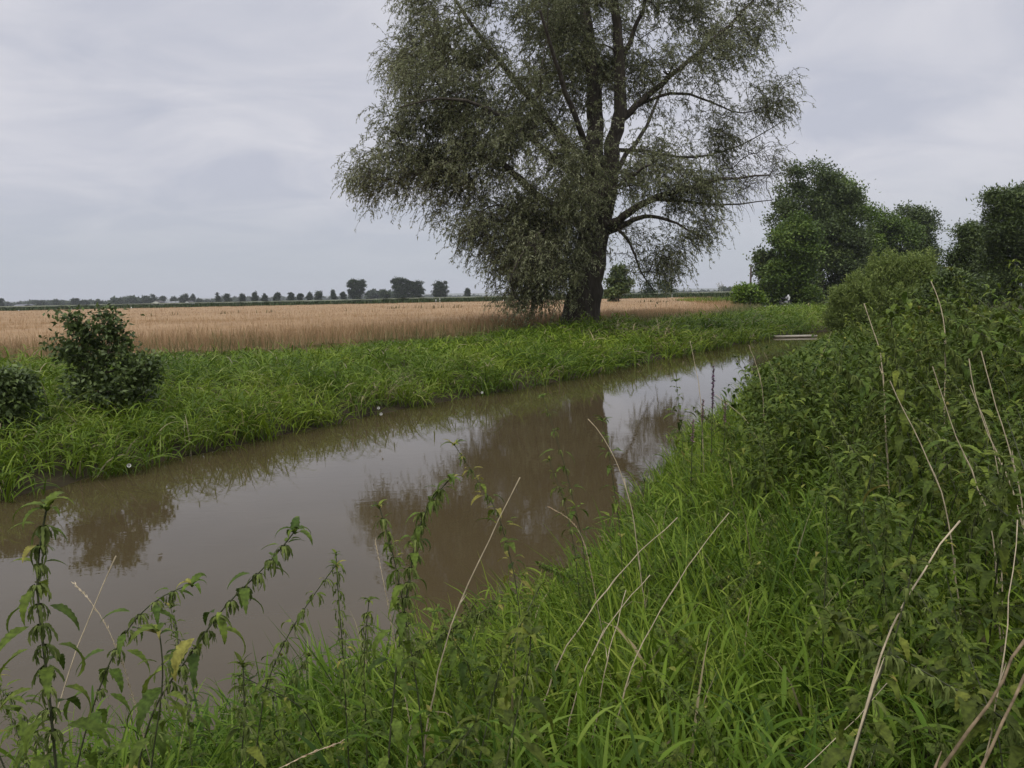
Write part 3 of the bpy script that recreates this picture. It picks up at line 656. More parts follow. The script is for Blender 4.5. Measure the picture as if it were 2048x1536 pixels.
# --- small trees out in the field
leafy_tree('field_tree', 'small cone shaped tree in the wheat just right of the willow trunk', 'tree', 100, (1237, 614),
    [(1237, 545, 14, 16), (1237, 565, 24, 22), (1235, 588, 28, 16)], M_ASHD, 0.13, 7000, (0.3, 0.2), None, csize=0.33, zb=.5)
leafy_tree('field_tree', 'thin tree seen under the hanging willow branches', 'tree', 170, (1297, 600),
    [(1297, 572, 15, 14), (1300, 586, 15, 9)], M_FARTREE, 0.12, 1000, (0.42, 0.26), None, csize=0.5, zb=.5)
leafy_tree('field_tree', 'round tree beyond the maize, right of the hanging willow branches', 'tree', 210, (1335, 596),
    [(1328, 571, 17, 13), (1342, 576, 15, 12)], M_FARTREE, 0.16, 1300, (0.5, 0.3), None, csize=0.7, zb=.5)

# --- row of distant trees and the village trees: x, top, width, base, distance, label
FT = [(437, 588, 9, 606, 440, 'thin spire tree starting the distant row nearest the white farm', 1), (455, 588, 14, 606, 440, 'squat tree second from the farm in the distant row', 0), (485, 587, 11, 605, 440, 'third tree from the farm in the distant row, standing alone', 0),
      (510, 585, 12, 605, 430, 'fourth tree from the farm in the distant row', 0), (529, 587, 12, 605, 430, 'fifth tree from the farm in the distant row', 0), (553, 585, 15, 605, 430, 'broad tree midway along the distant row, the widest of the row', 0),
      (582, 584, 14, 603, 425, 'pointed tree just right of the broadest in the distant row', 0), (599, 584, 12, 603, 425, 'seventh from the big round tree in the distant row', 0), (618, 585, 11, 602, 420, 'fifth from the big round tree in the distant row', 0),
      (637, 581, 14, 602, 420, 'flat headed tree third from the big round tree in the row', 0), (668, 581, 11, 601, 420, 'tree with a thin spike top near the big round tree', 1), (686, 583, 11, 600, 420, 'small tree directly left of the big round tree', 0),
      (714, 556, 41, 600, 400, 'large airy tree with see-through crown at the end of the row', 2), (741, 587, 10, 597, 600, 'faint little tree right of the large airy tree', 0), (770, 580, 22, 598, 430, 'low bushy tree left of the massive double crown', 0),
      (803, 553, 42, 598, 400, 'taller left half of the massive double crowned pair', 2), (832, 560, 38, 597, 400, 'lower right half of the massive double crowned pair', 2), (881, 562, 36, 595, 400, 'dense dome shaped tree standing alone behind the maize', 2), (935, 577, 13, 592, 430, 'little round tree between the dome tree and the willow', 0),
      (2, 597, 11, 618, 560, 'tree cut by the left picture edge on the horizon', 0), (81, 601, 17, 616, 640, 'tree just right of the grey barn roofs', 0), (113, 600, 16, 615, 660, 'second tree right of the grey barn roofs', 0), (148, 598, 14, 614, 640, 'left crown of the dense village clump', 0),
      (158, 597, 18, 614, 640, 'middle crown of the dense village clump, the widest', 0), (171, 598, 11, 614, 640, 'right crown of the dense village clump', 0), (196, 600, 11, 613, 640, 'small tree between the village clump and the long wood', 0), (243, 599, 13, 612, 640, 'tree at the left end of the long wood', 0),
      (268, 596, 26, 611, 660, 'wide flat crown in the long wood left of the farm', 0), (291, 590, 13, 611, 620, 'tall tree two along from the white farmhouse', 0), (306, 589, 14, 611, 620, 'pointed tree touching the white farmhouse', 0), (326, 592, 11, 609, 660, 'tree behind the ridge of the white farmhouse', 0),
      (348, 595, 18, 609, 660, 'low tree behind the long farm roof', 0), (367, 588, 18, 609, 600, 'dark tree in front of the long farm roof', 0), (384, 589, 15, 608, 640, 'tree behind the white gable end', 0), (396, 599, 11, 608, 640, 'small tree just right of the white gable end', 0)]
for (x, ty, wd, by, D, lab, st) in FT:
    h = by - ty; r = wd / 2
    if st == 2: bl = [(x - r * .35, ty + h * .28, r * .6, h * .24), (x + r * .3, ty + h * .33, r * .62, h * .26), (x - r * .2, ty + h * .6, r * .75, h * .28), (x + r * .25, ty + h * .65, r * .7, h * .26), (x, ty + h * .9, r * .82, h * .2)]
    elif st == 1: bl = [(x - r * .4, ty + h * .25, r * .35, h * .3), (x, ty + h * .55, r * .8, h * .3), (x, ty + h * .8, r * .7, h * .2)]
    else: bl = [(x + r * .15 * rng.normal(), ty + h * .3, r * .65, h * .26), (x, ty + h * .55, r * .85, h * .28), (x, ty + h * .8, r * .7, h * .22)]
    leafy_tree('distant_tree', lab, 'tree', D, (x, by), bl, M_FARTREE, 0.10 + wd * 0.008, int(800 + wd * h * 4.5), (0.68 * D / 420, 0.46 * D / 420), 'distant trees along the horizon', csize=0.42 * D / 420 * (1.2 if st == 2 else 1), clus=max(10, int(wd * h / 9)), zb=.5, gap=.2, branch=(st == 2), clumps=10 if x == 714 else 0)
def bare_tree():
    D = 320; b = P(1440, 586, D); b[2] = 0.5
    root = empty('bare_tree', b, 'leafless pale tree on the horizon left of the pole', 'tree')
    s = mpp(D); tops = sample_blob(P(1440, 570, D), (9 * s, 9 * s, 7 * s), 60, .3)
    lim = [(np.linspace(b, P(1440, 574, D), 6), np.linspace(.25, .1, 6))]
    tb = MB(); tb.tube(lim[0][0] - b, lim[0][1], 7)
    A, B2, ra, rb = grow(lim, tops, 1.0, 0.05); V, F = edges_to_frustums(A, B2, ra, rb, 4); tb.add(V - b, F)
    tb.build('branches', M_CONC, root)
bare_tree()

# --- far woods reading as one mass
def woods(name, D0, segs, size, n, label):
    c = []
    for (x0, x1, y0, y1, D) in segs:
        k = int(n * (x1 - x0))
        xs = x0 + (x1 - x0) * rng.random(k); yy = y1 - (y1 - y0) * rng.random(k) * (0.65 + 0.5 * vnoise(xs / 6, xs * 0, 5))
        for x, y in zip(xs, yy):
            p = P(x, y, D + rng.random() * 40); c.append(p)
    c = np.array(c); m = len(c)
    V, F, a = leaf_quads(c, unit(m) + [0, 0, .2], unit(m) + np.array([0, -.4, .6]), np.full(m, size), np.full(m, size * .7))
    tag(mesh(name, V, F, M_FARTREE, None, a), label, 'woods', None, 'stuff')
woods('distant_woods', 0, [(0, 60, 606, 616, 900), (60, 300, 604, 614, 800), (225, 320, 597, 612, 680), (395, 480, 600, 609, 900), (440, 700, 595, 606, 1300), (700, 1100, 591, 600, 1500), (735, 800, 585, 598, 600), (1180, 1290, 587, 594, 900), (1290, 1480, 582, 591, 1300), (1440, 1475, 577, 587, 700)], 3.4, 26, 'long low woods on the horizon behind the fields')

# ------------------------------------------------------------------ crops
def tram(e): return np.exp(-((e - 8.5) / .35) ** 2) + np.exp(-((e - 10.4) / .35) ** 2) + np.exp(-((e - 27) / .5) ** 2) + np.exp(-((e - 29) / .5) ** 2)
def wheat():
    mb = MB()
    # standing stalks, thinning with distance
    for (y0, y1, x0, x1, dens, wd) in [(16, 48, -34, 12, 62, .013), (44, 92, -56, 30, 15, .026), (90, 152, -95, 44, 5, .055)]:
        n = int((y1 - y0) * (x1 - x0) * dens)
        p = np.column_stack([x0 + (x1 - x0) * rng.random(n), y0 + (y1 - y0) * rng.random(n)])
        vis = np.abs(p[:, 0]) < 0.68 * p[:, 1] + 3
        p = p[vis]
        if y0 == 16:
            q = area_pts(420000, -34, 14, 16, 52); q = q[np.abs(q[:, 0]) < .68 * q[:, 1] + 3]; qe = edge_d(q); p = np.concatenate([p, q[(qe > 0) & (qe < 3.2)]])
        e_ = edge_d(p); p = p[(e_ > -.2 + 1.3 * vnoise(p[:, 0] / 1.2, p[:, 1] / 1.2, 71) ** 2 + 0.35 * rng.random(len(p))) & (np.hypot(p[:, 0] - TR[0], p[:, 1] - 35.6) > 1.6)]; e_ = edge_d(p); p = p[tram(e_) < .5 + .4 * rng.random(len(p))]; n = len(p)
        e_ = edge_d(p)
        # inside the crop only the upper part can be seen
        base = np.column_stack([p, H(p)])
        h = 0.74 + 0.10 * rng.normal(size=n) + 0.10 * (vnoise(p[:, 0] / 3, p[:, 1] / 3, 21) - .5)
        h = h * np.where(e_ < 3.5, .80 + .30 * rng.random(n), 1)
        v = np.clip(rng.random(n) * 0.9 + 0.05 * (vnoise(p[:, 0] / 2, p[:, 1] / 2, 22)), 0, .955)
        v = np.where((rng.random(n) < 0.02 + 0.10 * (e_ < 1.6) * (vnoise(p[:, 0] / 1.5, p[:, 1] / 1.5, 9) > .5)), 1.0, v)
        V, F, a = ribbons(base, rng.random(n) * 6.28, h, np.full(n, wd) * (0.8 + .4 * rng.random(n)), np.full(n, 1.5) - .15 * rng.random(n), 0.3 + 1.0 * rng.random(n) ** 2, 7, 'ear', power=5, vary=v)
        mb.add(V, F, a)
    # closed canopy between the ears
    X = np.concatenate([np.arange(-110, 48, 0.8)]); Y = np.concatenate([np.arange(16, 60, 0.5), np.arange(60, 153, 1.5)])
    gx, gy = np.meshgrid(X, Y); p = np.stack([gx.ravel(), gy.ravel()], 1)
    e_ = edge_d(p); z = H(p) + 0.56 + 0.10 * rng.random(len(p)) + 0.10 * (vnoise(p[:, 0] / 3, p[:, 1] / 3, 21) - .5) + 0.06 * sst(60, 90, p[:, 1]) - .12 * tram(e_) - .50 * (1 - sst(.6, 6.5, e_))
    V = np.column_stack([p, z]); k = len(X)
    i = (np.arange(len(Y) - 1)[:, None] * k + np.arange(k - 1)[None]).ravel()
    F = np.stack([i, i + 1, i + k + 1, i + k], -1)
    ok = (e_[F] > .8).all(1) & (p[F][:, :, 1] < 152).all(1) & (np.abs(p[F][:, :, 0]) < 0.72 * p[F][:, :, 1] + 6).all(1)
    F = F[ok]; used, inv = np.unique(F, return_inverse=True)
    mb.add(V[used], inv.reshape(-1, 4), np.clip(0.35 + 0.3 * rng.random(len(used)), 0, 1))
    o = mb.build('wheat', M_WHEAT)
    tag(o, 'ripe golden brown wheat covering the field behind the bank', 'wheat', None, 'stuff')
wheat()

def blades_patch(name, mat, pts, hgt, wid, label, cat, bend=(0.5, 1.4), rows=4, el=1.45):
    n = len(pts)
    V, F, a = ribbons(np.column_stack([pts, H(pts)]), rng.random(n) * 6.28, hgt, wid, np.full(n, el) - .3 * rng.random(n), bend[0] + (bend[1] - bend[0]) * rng.random(n), rows, 'grass')
    mb = MB(); mb.add(V, F, a); return tag(mb.build(name, mat), label, cat, None, 'stuff')
def maize():
    mb = MB()
    for (x0, x1, D, hh, dep) in [(-150, -26, 176, 1.62, 60), (-27, 62, 158, 1.75, 60)]:
        n = 15000
        p = area_pts(n, x0, x1, D, D + 7)
        h = hh * (0.82 + 0.25 * rng.random(n))
        V, F, a = ribbons(np.column_stack([p, np.full(n, 0.5)]), rng.random(n) * 6.28, h, np.full(n, .16), np.full(n, 1.5) - .3 * rng.random(n), 0.4 + 1.2 * rng.random(n), 4, 'grass', power=3)
        mb.add(V, F, a)
        X = np.arange(x0, x1 + 1, 1.2); Y = np.arange(D + 1.5, D + dep, 4.0); gx, gy = np.meshgrid(X, Y)
        z = 0.5 + hh * (0.84 + 0.12 * rng.random(gx.shape)); k = len(X)
        i = np.arange(len(Y) - 1)[:, None] * k + np.arange(k - 1)[None]
        mb.add(np.stack([gx, gy, z], -1), np.stack([i, i + 1, i + k + 1, i + k], -1).reshape(-1, 4), 0.85 + 0.15 * rng.random(gx.size))
    tag(mb.build('maize', M_MAIZE), 'strip of green maize along the far side of the wheat field', 'maize', None, 'stuff')
maize()
vp = area_pts(16000, -110, 50, 151, 160); blades_patch('verge_grass', M_GRASS, vp, 0.25 + .3 * rng.random(len(vp)), np.full(len(vp), .12), 'mown green verge between the wheat and the maize', 'grass')
tw = np.concatenate([area_pts(2600, 20.5, 31, 92, 101)]); tw = tw[edge_d(tw) > -4]
blades_patch('tall_weeds', M_GRASS, tw, 0.8 + .5 * rng.random(len(tw)), np.full(len(tw), .10), 'band of tall green weeds across the right end of the wheat', 'weeds', (0.2, .9))
# dock and thistle spikes standing up out of the wheat
sp = []
for (x0, x1, y, D, k) in [(775, 815, 622, 78, 46), (830, 845, 621, 80, 14), (860, 925, 620, 78, 50), (965, 1030, 618, 78, 44), (1270, 1360, 612, 92, 70), (440, 475, 630, 68, 20), (530, 560, 629, 70, 20), (690, 700, 622, 72, 6), (290, 350, 634, 66, 16)]:
    for _ in range(k): q = P(x0 + (x1 - x0) * rng.random(), y, D); sp.append((q[0], D + rng.normal() * .8))
sp = np.array(sp); blades_patch('dock_spikes', leaf_mat('dock', [(0, (0.05, 0.055, 0.02)), (1, (0.10, 0.10, 0.04))], .1, .7, .1), sp, 0.72 + .4 * rng.random(len(sp)), np.full(len(sp), .13), 'dark weed spikes poking out of the ripe wheat', 'weeds', (0, .25), 5)

# ------------------------------------------------------------------ far bank grass
def far_grass():
    mb = MB()
    # tussock centres along the bank
    T = area_pts(70000, -26, 34, 3, 62)
    T = T[(np.abs(T[:, 0]) < 0.68 * T[:, 1] + 2)]
    fd = far_d(T); ed = edge_d(T)
    R = np.hypot(T[:, 0], T[:, 1])
    keep = (vnoise(T[:, 0] / .55, T[:, 1] / .55, 35) > .22) & (fd > -0.15) & (ed < 0.35) & (rng.random(len(T)) < np.clip(13 / R, 0.16, 1.0))
    T = T[keep]; fd = fd[keep]; R = R[keep]; ed = ed[keep]; nT = len(T)
    k = 16
    n = nT * k
    Tn = np.repeat(np.arange(nT), k)
    sc = np.clip(R / 18, 0.85, 2.1)[Tn]
    p = T[Tn] + rng.normal(size=(n, 2)) * 0.10 * sc[:, None]
    f2 = far_d(p); ok = (f2 > -0.34) & (edge_d(p) < 0.3) & (np.hypot(p[:, 0] - TR[0], p[:, 1] - 35.6) > 0.8)
    p = p[ok]; Tn = Tn[ok]; sc = sc[ok]; n = len(p); f2 = f2[ok]
    hn = vnoise(p[:, 0] / 1.6, p[:, 1] / 1.6, 31); h2 = vnoise(p[:, 0] / 0.6, p[:, 1] / 0.6, 32)
    h = (0.42 + 0.34 * hn + 0.18 * h2) * (0.65 + .55 * rng.random(n)) * (0.32 + 0.68 * sst(1.5, 8.0 - 2.5 * sst(22, 32, p[:, 1]), -edge_d(p) + 1.5 * sst(26, 34, p[:, 1]))) * (1 - .16 * sst(-2, -7, p[:, 0]))
    taz = (rng.random(nT) * 6.28)[Tn]
    # blades lean mostly down-slope and down-stream
    az = np.where(rng.random(n) < 0.42, -0.75 + rng.normal(size=n) * 0.85, taz + rng.normal(size=n) * 1.2)
    tv = np.clip(0.36 + 0.5 * (vnoise(p[:, 0] / 1.1, p[:, 1] / 1.1, 33) - .5) + (rng.normal(size=nT) * .12)[Tn] + .26 * rng.normal(size=n), 0, .92)
    dry = rng.random(n) < (0.02 + 0.22 * (vnoise(p[:, 0] / .9, p[:, 1] / .9, 34) > .80) + 0.5 * np.exp(-(((p[:, 0] - 5.2) / 1.3) ** 2 + ((p[:, 1] - 32.0) / 1.5) ** 2)))
    tv = np.where(dry, 1.0, tv)
    up_ = rng.random(n) < .6
    zb = np.maximum(H(p), -0.03) + np.where(up_, h * (.15 + .75 * rng.random(n)), 0)
    V, F, a = ribbons(np.column_stack([p, zb]), np.where(up_, taz + rng.normal(size=n) * 1.6, az), h * np.where(up_, .62, 1.4), 0.024 * sc * (0.6 + .8 * rng.random(n)) * np.where(up_, .9, 1), np.where(up_, 1.1 - .9 * rng.random(n), 1.4 - .6 * rng.random(n)), np.where(up_, .5 + 1.3 * rng.random(n), 0.9 + 1.6 * rng.random(n)), 6, 'grass', power=1.5, twist=rng.normal(size=n) * .8, vary=tv)
    mb.add(V, F, a)
    tag(mb.build('bank_grass', M_GRASS), 'long bright green grass drooping over the far bank', 'grass', None, 'stuff')
    return n
ng = far_grass()
# thin seeding grass against the wheat edge
eg = area_pts(110000, -26, 22, 14, 66); e_ = edge_d(eg); eg = eg[(e_ > -1.2) & (e_ < 1.4 * vnoise(eg[:, 0] / 1.6, eg[:, 1] / 1.6, 72)) & (far_d(eg) > 1)]
n = len(eg); V, F, a = ribbons(np.column_stack([eg, H(eg)]), rng.random(n) * 6.28, .45 + .45 * rng.random(n), np.full(n, .010) * np.clip(eg[:, 1] / 22, .8, 2), np.full(n, 1.5) - .2 * rng.random(n), .2 + .8 * rng.random(n), 4, 'grass')
mb = MB(); mb.add(V, F, a)
tag(mb.build('margin_grass', leaf_mat('margin', [(0, (0.07, 0.10, 0.025)), (.5, (0.14, 0.15, 0.05)), (1, (0.32, 0.24, 0.12))], .2, .6, .2)), 'thin mixed green and straw grass along the edge of the wheat', 'grass', None, 'stuff')

# ------------------------------------------------------------------ near bank grass
def nettle_zone(p):
    """0..1: how far a point of the near bank lies inside the nettle stand on the right"""
    lim = np.interp(p[:, 1], [0, 1.2, 2.2, 3.2, 4.5, 6, 8, 11, 20, 32], [0.75, 0.75, 1.05, 1.35, 1.75, 1.9, 2.25, 3.2, 6.5, 12.3])
    return np.clip((p[:, 0] - lim + .25 * (vnoise(p[:, 0] / .7, p[:, 1] / .7, 66) - .3)) / 0.9, 0, 1)
def near_grass():
    mb = MB()
    for (n0, x0, x1, y0, y1, wd, hk) in [(15000, -2.6, 3.2, 0.75, 5.2, .0125, 1.05), (18000, -1.5, 5.5, 5.2, 13, .0135, 1.0), (24000, 1, 20, 13, 34, .02, 1.0)]:
        p = area_pts(n0, x0, x1, y0, y1)
        nd = near_d(p); nz = nettle_zone(p)
        ok = (nd > -0.12) & (np.abs(p[:, 0]) < .68 * p[:, 1] + .8) & (rng.random(len(p)) > nz * .55)
        p = p[ok]; nd = nd[ok]; n = len(p)
        hn = vnoise(p[:, 0] / .7, p[:, 1] / .7, 41); h2 = vnoise(p[:, 0] / .22, p[:, 1] / .22, 42)
        h = (0.24 + 0.22 * hn + .16 * h2) * (0.6 + .75 * rng.random(n)) * hk
        h *= np.where(nd < .5, .8, 1)
        az = np.where(rng.random(n) < .35, 2.2 + rng.normal(size=n) * .8, rng.random(n) * 6.28)
        tv = np.clip(.42 + .3 * (vnoise(p[:, 0] / .8, p[:, 1] / .8, 43) - .5) + .28 * rng.normal(size=n), 0, .93); tv = np.where(rng.random(n) < .018, 1, tv)
        V, F, a = ribbons(np.column_stack([p, np.maximum(H(p), -.03)]), az, h * 1.2, wd * (0.55 + .7 * rng.random(n)) * np.where(rng.random(n) < .28, 1.7, 1), 1.5 - .45 * rng.random(n), .3 + 1.7 * rng.random(n) ** 1.4, 6, 'grass', fold=.35, power=2.0, twist=rng.normal(size=n) * .9, vary=tv)
        mb.add(V, F, a)
    for (n0, x0, x1, y0, y1) in [(3000, -2.6, 3.2, .8, 5.2), (3600, -1.5, 5.5, 5.2, 13)]:
        q = area_pts(n0, x0, x1, y0, y1); nd = near_d(q)
        q = q[(nd > .02) & (np.abs(q[:, 0]) < .68 * q[:, 1] + .8) & (rng.random(len(q)) > nettle_zone(q) * .6)]; m = len(q)
        hh = (.34 + .30 * vnoise(q[:, 0] / .6, q[:, 1] / .6, 44)) * (.7 + .5 * rng.random(m)) * np.where(near_d(q) < .5, .85, 1)
        zq = np.maximum(H(q), -.02); la = rng.random(m) * 6.28; ln = .35 * rng.random(m)
        V, F, a = ribbons(np.column_stack([q, zq]), la, hh, np.full(m, .006), 1.5 - ln, .3 * np.ones(m), 4, 'grass', vary=.3 + .2 * rng.random(m)); mb.add(V, F, a)
        k = 7; fr = np.tile((np.arange(k) + .8) / (k + .3), m); ii = np.repeat(np.arange(m), k); n = m * k
        bx = np.column_stack([q[ii] + (np.column_stack([np.cos(la), np.sin(la)]) * (np.tan(ln + .1) * hh * .75)[:, None])[ii] * (fr ** 1.3)[:, None], zq[ii] + hh[ii] * fr * .97])
        az = np.repeat(rng.random(m) * 6.28, k) + np.tile(np.arange(k) * math.pi, m) + rng.normal(size=n) * .5
        tv = np.clip(.45 + .25 * rng.normal(size=n) + np.repeat(rng.normal(size=m) * .12, k), 0, .93); tv = np.where((fr < .3) & (rng.random(n) < .25), 1, tv)
        V, F, a = ribbons(bx, az, (.15 + .13 * rng.random(n)) * (1.1 - .35 * fr), .009 + .008 * rng.random(n), 1.15 - .55 * rng.random(n), .5 + 1.3 * rng.random(n), 6, 'grass', fold=.3, power=1.4, twist=rng.normal(size=n) * .6, vary=tv); mb.add(V, F, a)
    tag(mb.build('near_grass', M_GRASS2), 'lush green grass on the near bank between the nettles and the water', 'grass', None, 'stuff')
near_grass()

# ------------------------------------------------------------------ nettles
def spine_curve(ctrl, n=40):
    ctrl = np.asarray(ctrl, float); d = np.concatenate([[0], np.cumsum(np.linalg.norm(np.diff(ctrl, axis=0), axis=1))])
    t = np.linspace(0, d[-1], n); p = np.stack([np.interp(t, d, ctrl[:, k]) for k in range(3)], 1)
    for _ in range(4): p[1:-1] = .25 * p[:-2] + .5 * p[1:-1] + .25 * p[2:]
    return p, d[-1]
def nettle_meshes(ctrl, leafL=0.075, node=0.05, start=0.25, catk=1.0, droop=1.0, side=0.6, yellow=0.03, stem_r=0.0032, thin=1.0):
    """stem, foliage and catkin geometry along a spine (local coordinates)"""
    p, Ls = spine_curve(ctrl)
    nn = max(5, int(Ls * (1 - start) / node))
    ts = start + (1 - start) * (np.arange(nn) / (nn - 1)) ** 0.78
    idx = ts * (len(p) - 1); i0 = np.minimum(idx.astype(int), len(p) - 2); fr = (idx - i0)[:, None]
    pos = p[i0] * (1 - fr) + p[i0 + 1] * fr
    base, az, Ln, W, el, bd = [], [], [], [], [], []
    a0 = rng.random() * 6.28
    for j in range(nn):
        u = ts[j]; top = max(0, (u - .86) / .14)
        size = leafL * (0.75 + .5 * rng.random()) * (1 - .38 * top) * (0.72 + .4 * math.sin(math.pi * min(1, (u - start) / (1 - start) * 1.1)))
        for s_ in (0, math.pi):
            if rng.random() < 0.08: continue
            a = a0 + j * math.pi / 2 + s_ + rng.normal() * .3
            pet = size * .28
            e0 = 0.35 + .5 * top - .25 * droop + rng.normal() * .22
            base.append(pos[j] + np.array([math.cos(a) * pet, math.sin(a) * pet, pet * math.sin(e0)])); az.append(a); Ln.append(size); W.append(size * (0.30 + .07 * rng.random()) * thin)
            el.append(e0 - .15); bd.append((0.75 + .7 * rng.random()) * droop * (1 - .5 * top))
            if rng.random() < side:                      # small leaves of the axillary shoot
                for q in range(2):
                    aa = a + rng.normal() * .7; sz = size * (0.35 + .3 * rng.random())
                    base.append(pos[j] + np.array([math.cos(a), math.sin(a), .6]) * size * .22 * (q + 1)); az.append(aa); Ln.append(sz); W.append(sz * .42 * thin); el.append(.5 + rng.normal() * .3); bd.append(.8 * droop)
    for q in range(6):                                   # rosette at the tip
        a = a0 + q * 1.05 + rng.normal() * .2; sz = leafL * (.45 + .4 * rng.random())
        base.append(pos[-1] + np.array([0, 0, -.004 * (q % 3)])); az.append(a); Ln.append(sz); W.append(sz * .3 * thin); el.append(.75 + rng.normal() * .25); bd.append(1.5 * droop)
    base = np.array(base); n = len(base)
    vy = np.clip(.45 + .22 * rng.normal(size=n), 0, .9); vy = np.where(rng.random(n) < yellow, 1., vy)
    leaf = ribbons(base, np.array(az), np.array(Ln), np.array(W), np.array(el), np.array(bd), 16, 'nettle', fold=.28, power=1.2, twist=rng.normal(size=n) * .35, vary=vy)
    st = MB(); r = np.linspace(stem_r, stem_r * .45, len(p)); st.tube(p, r, 5, np.repeat(np.linspace(0, 1, len(p)), 5) if False else .4)
    ck = None
    if catk > 0:
        sel = np.where(ts > start + (1 - start) * .5)[0]; sel = sel[sel < nn - 1]
        k = max(1, int(24 * catk)); c = np.repeat(pos[sel], k, 0); m = len(c)
        ca = rng.random(m) * 6.28
        c = c + np.column_stack([np.cos(ca), np.sin(ca), 0 * ca]) * .006
        ck = ribbons(c, ca, .015 + .030 * rng.random(m), .004 + .003 * rng.random(m), -.1 - .9 * rng.random(m), .9 + .6 * rng.random(m), 7, 'bead', power=.6, twist=rng.random(m) * 3)
    return st, leaf, ck
def make_nettle(ctrl, label, group=None, name='nettle', mat=None, **kw):
    ctrl = np.asarray(ctrl, float); b = ctrl[0].copy()
    root = empty(name, b, label, 'nettle', group)
    st, lf, ck = nettle_meshes(ctrl - b, **kw)
    st.build('stem', M_NSTEM, root, True)
    mesh('foliage', lf[0], lf[1], mat or M_NETTLE, root, lf[2], True)
    if ck is not None: mesh('blossoms', ck[0], ck[1], M_CATKIN, root, ck[2])
    return root
def px_spine(pts, D, dD=0.0):
    """spine through photo pixels, rooted in the ground below its lowest point"""
    c = [P(x, y, D + dD * i / max(1, len(pts) - 1)) for i, (x, y) in enumerate(pts)]
    b = c[0].copy(); v = c[0] - c[1]
    g = Hs(b[0], b[1])
    if b[2] > g + .03:
        k = min(1.2, (b[2] - g)); q = b + np.array([v[0], 0, 0]) / (abs(v[2]) + 1e-6) * k * .4; q[2] = Hs(q[0], q[1]) - .02
        c = [q] + c
    return np.array(c)
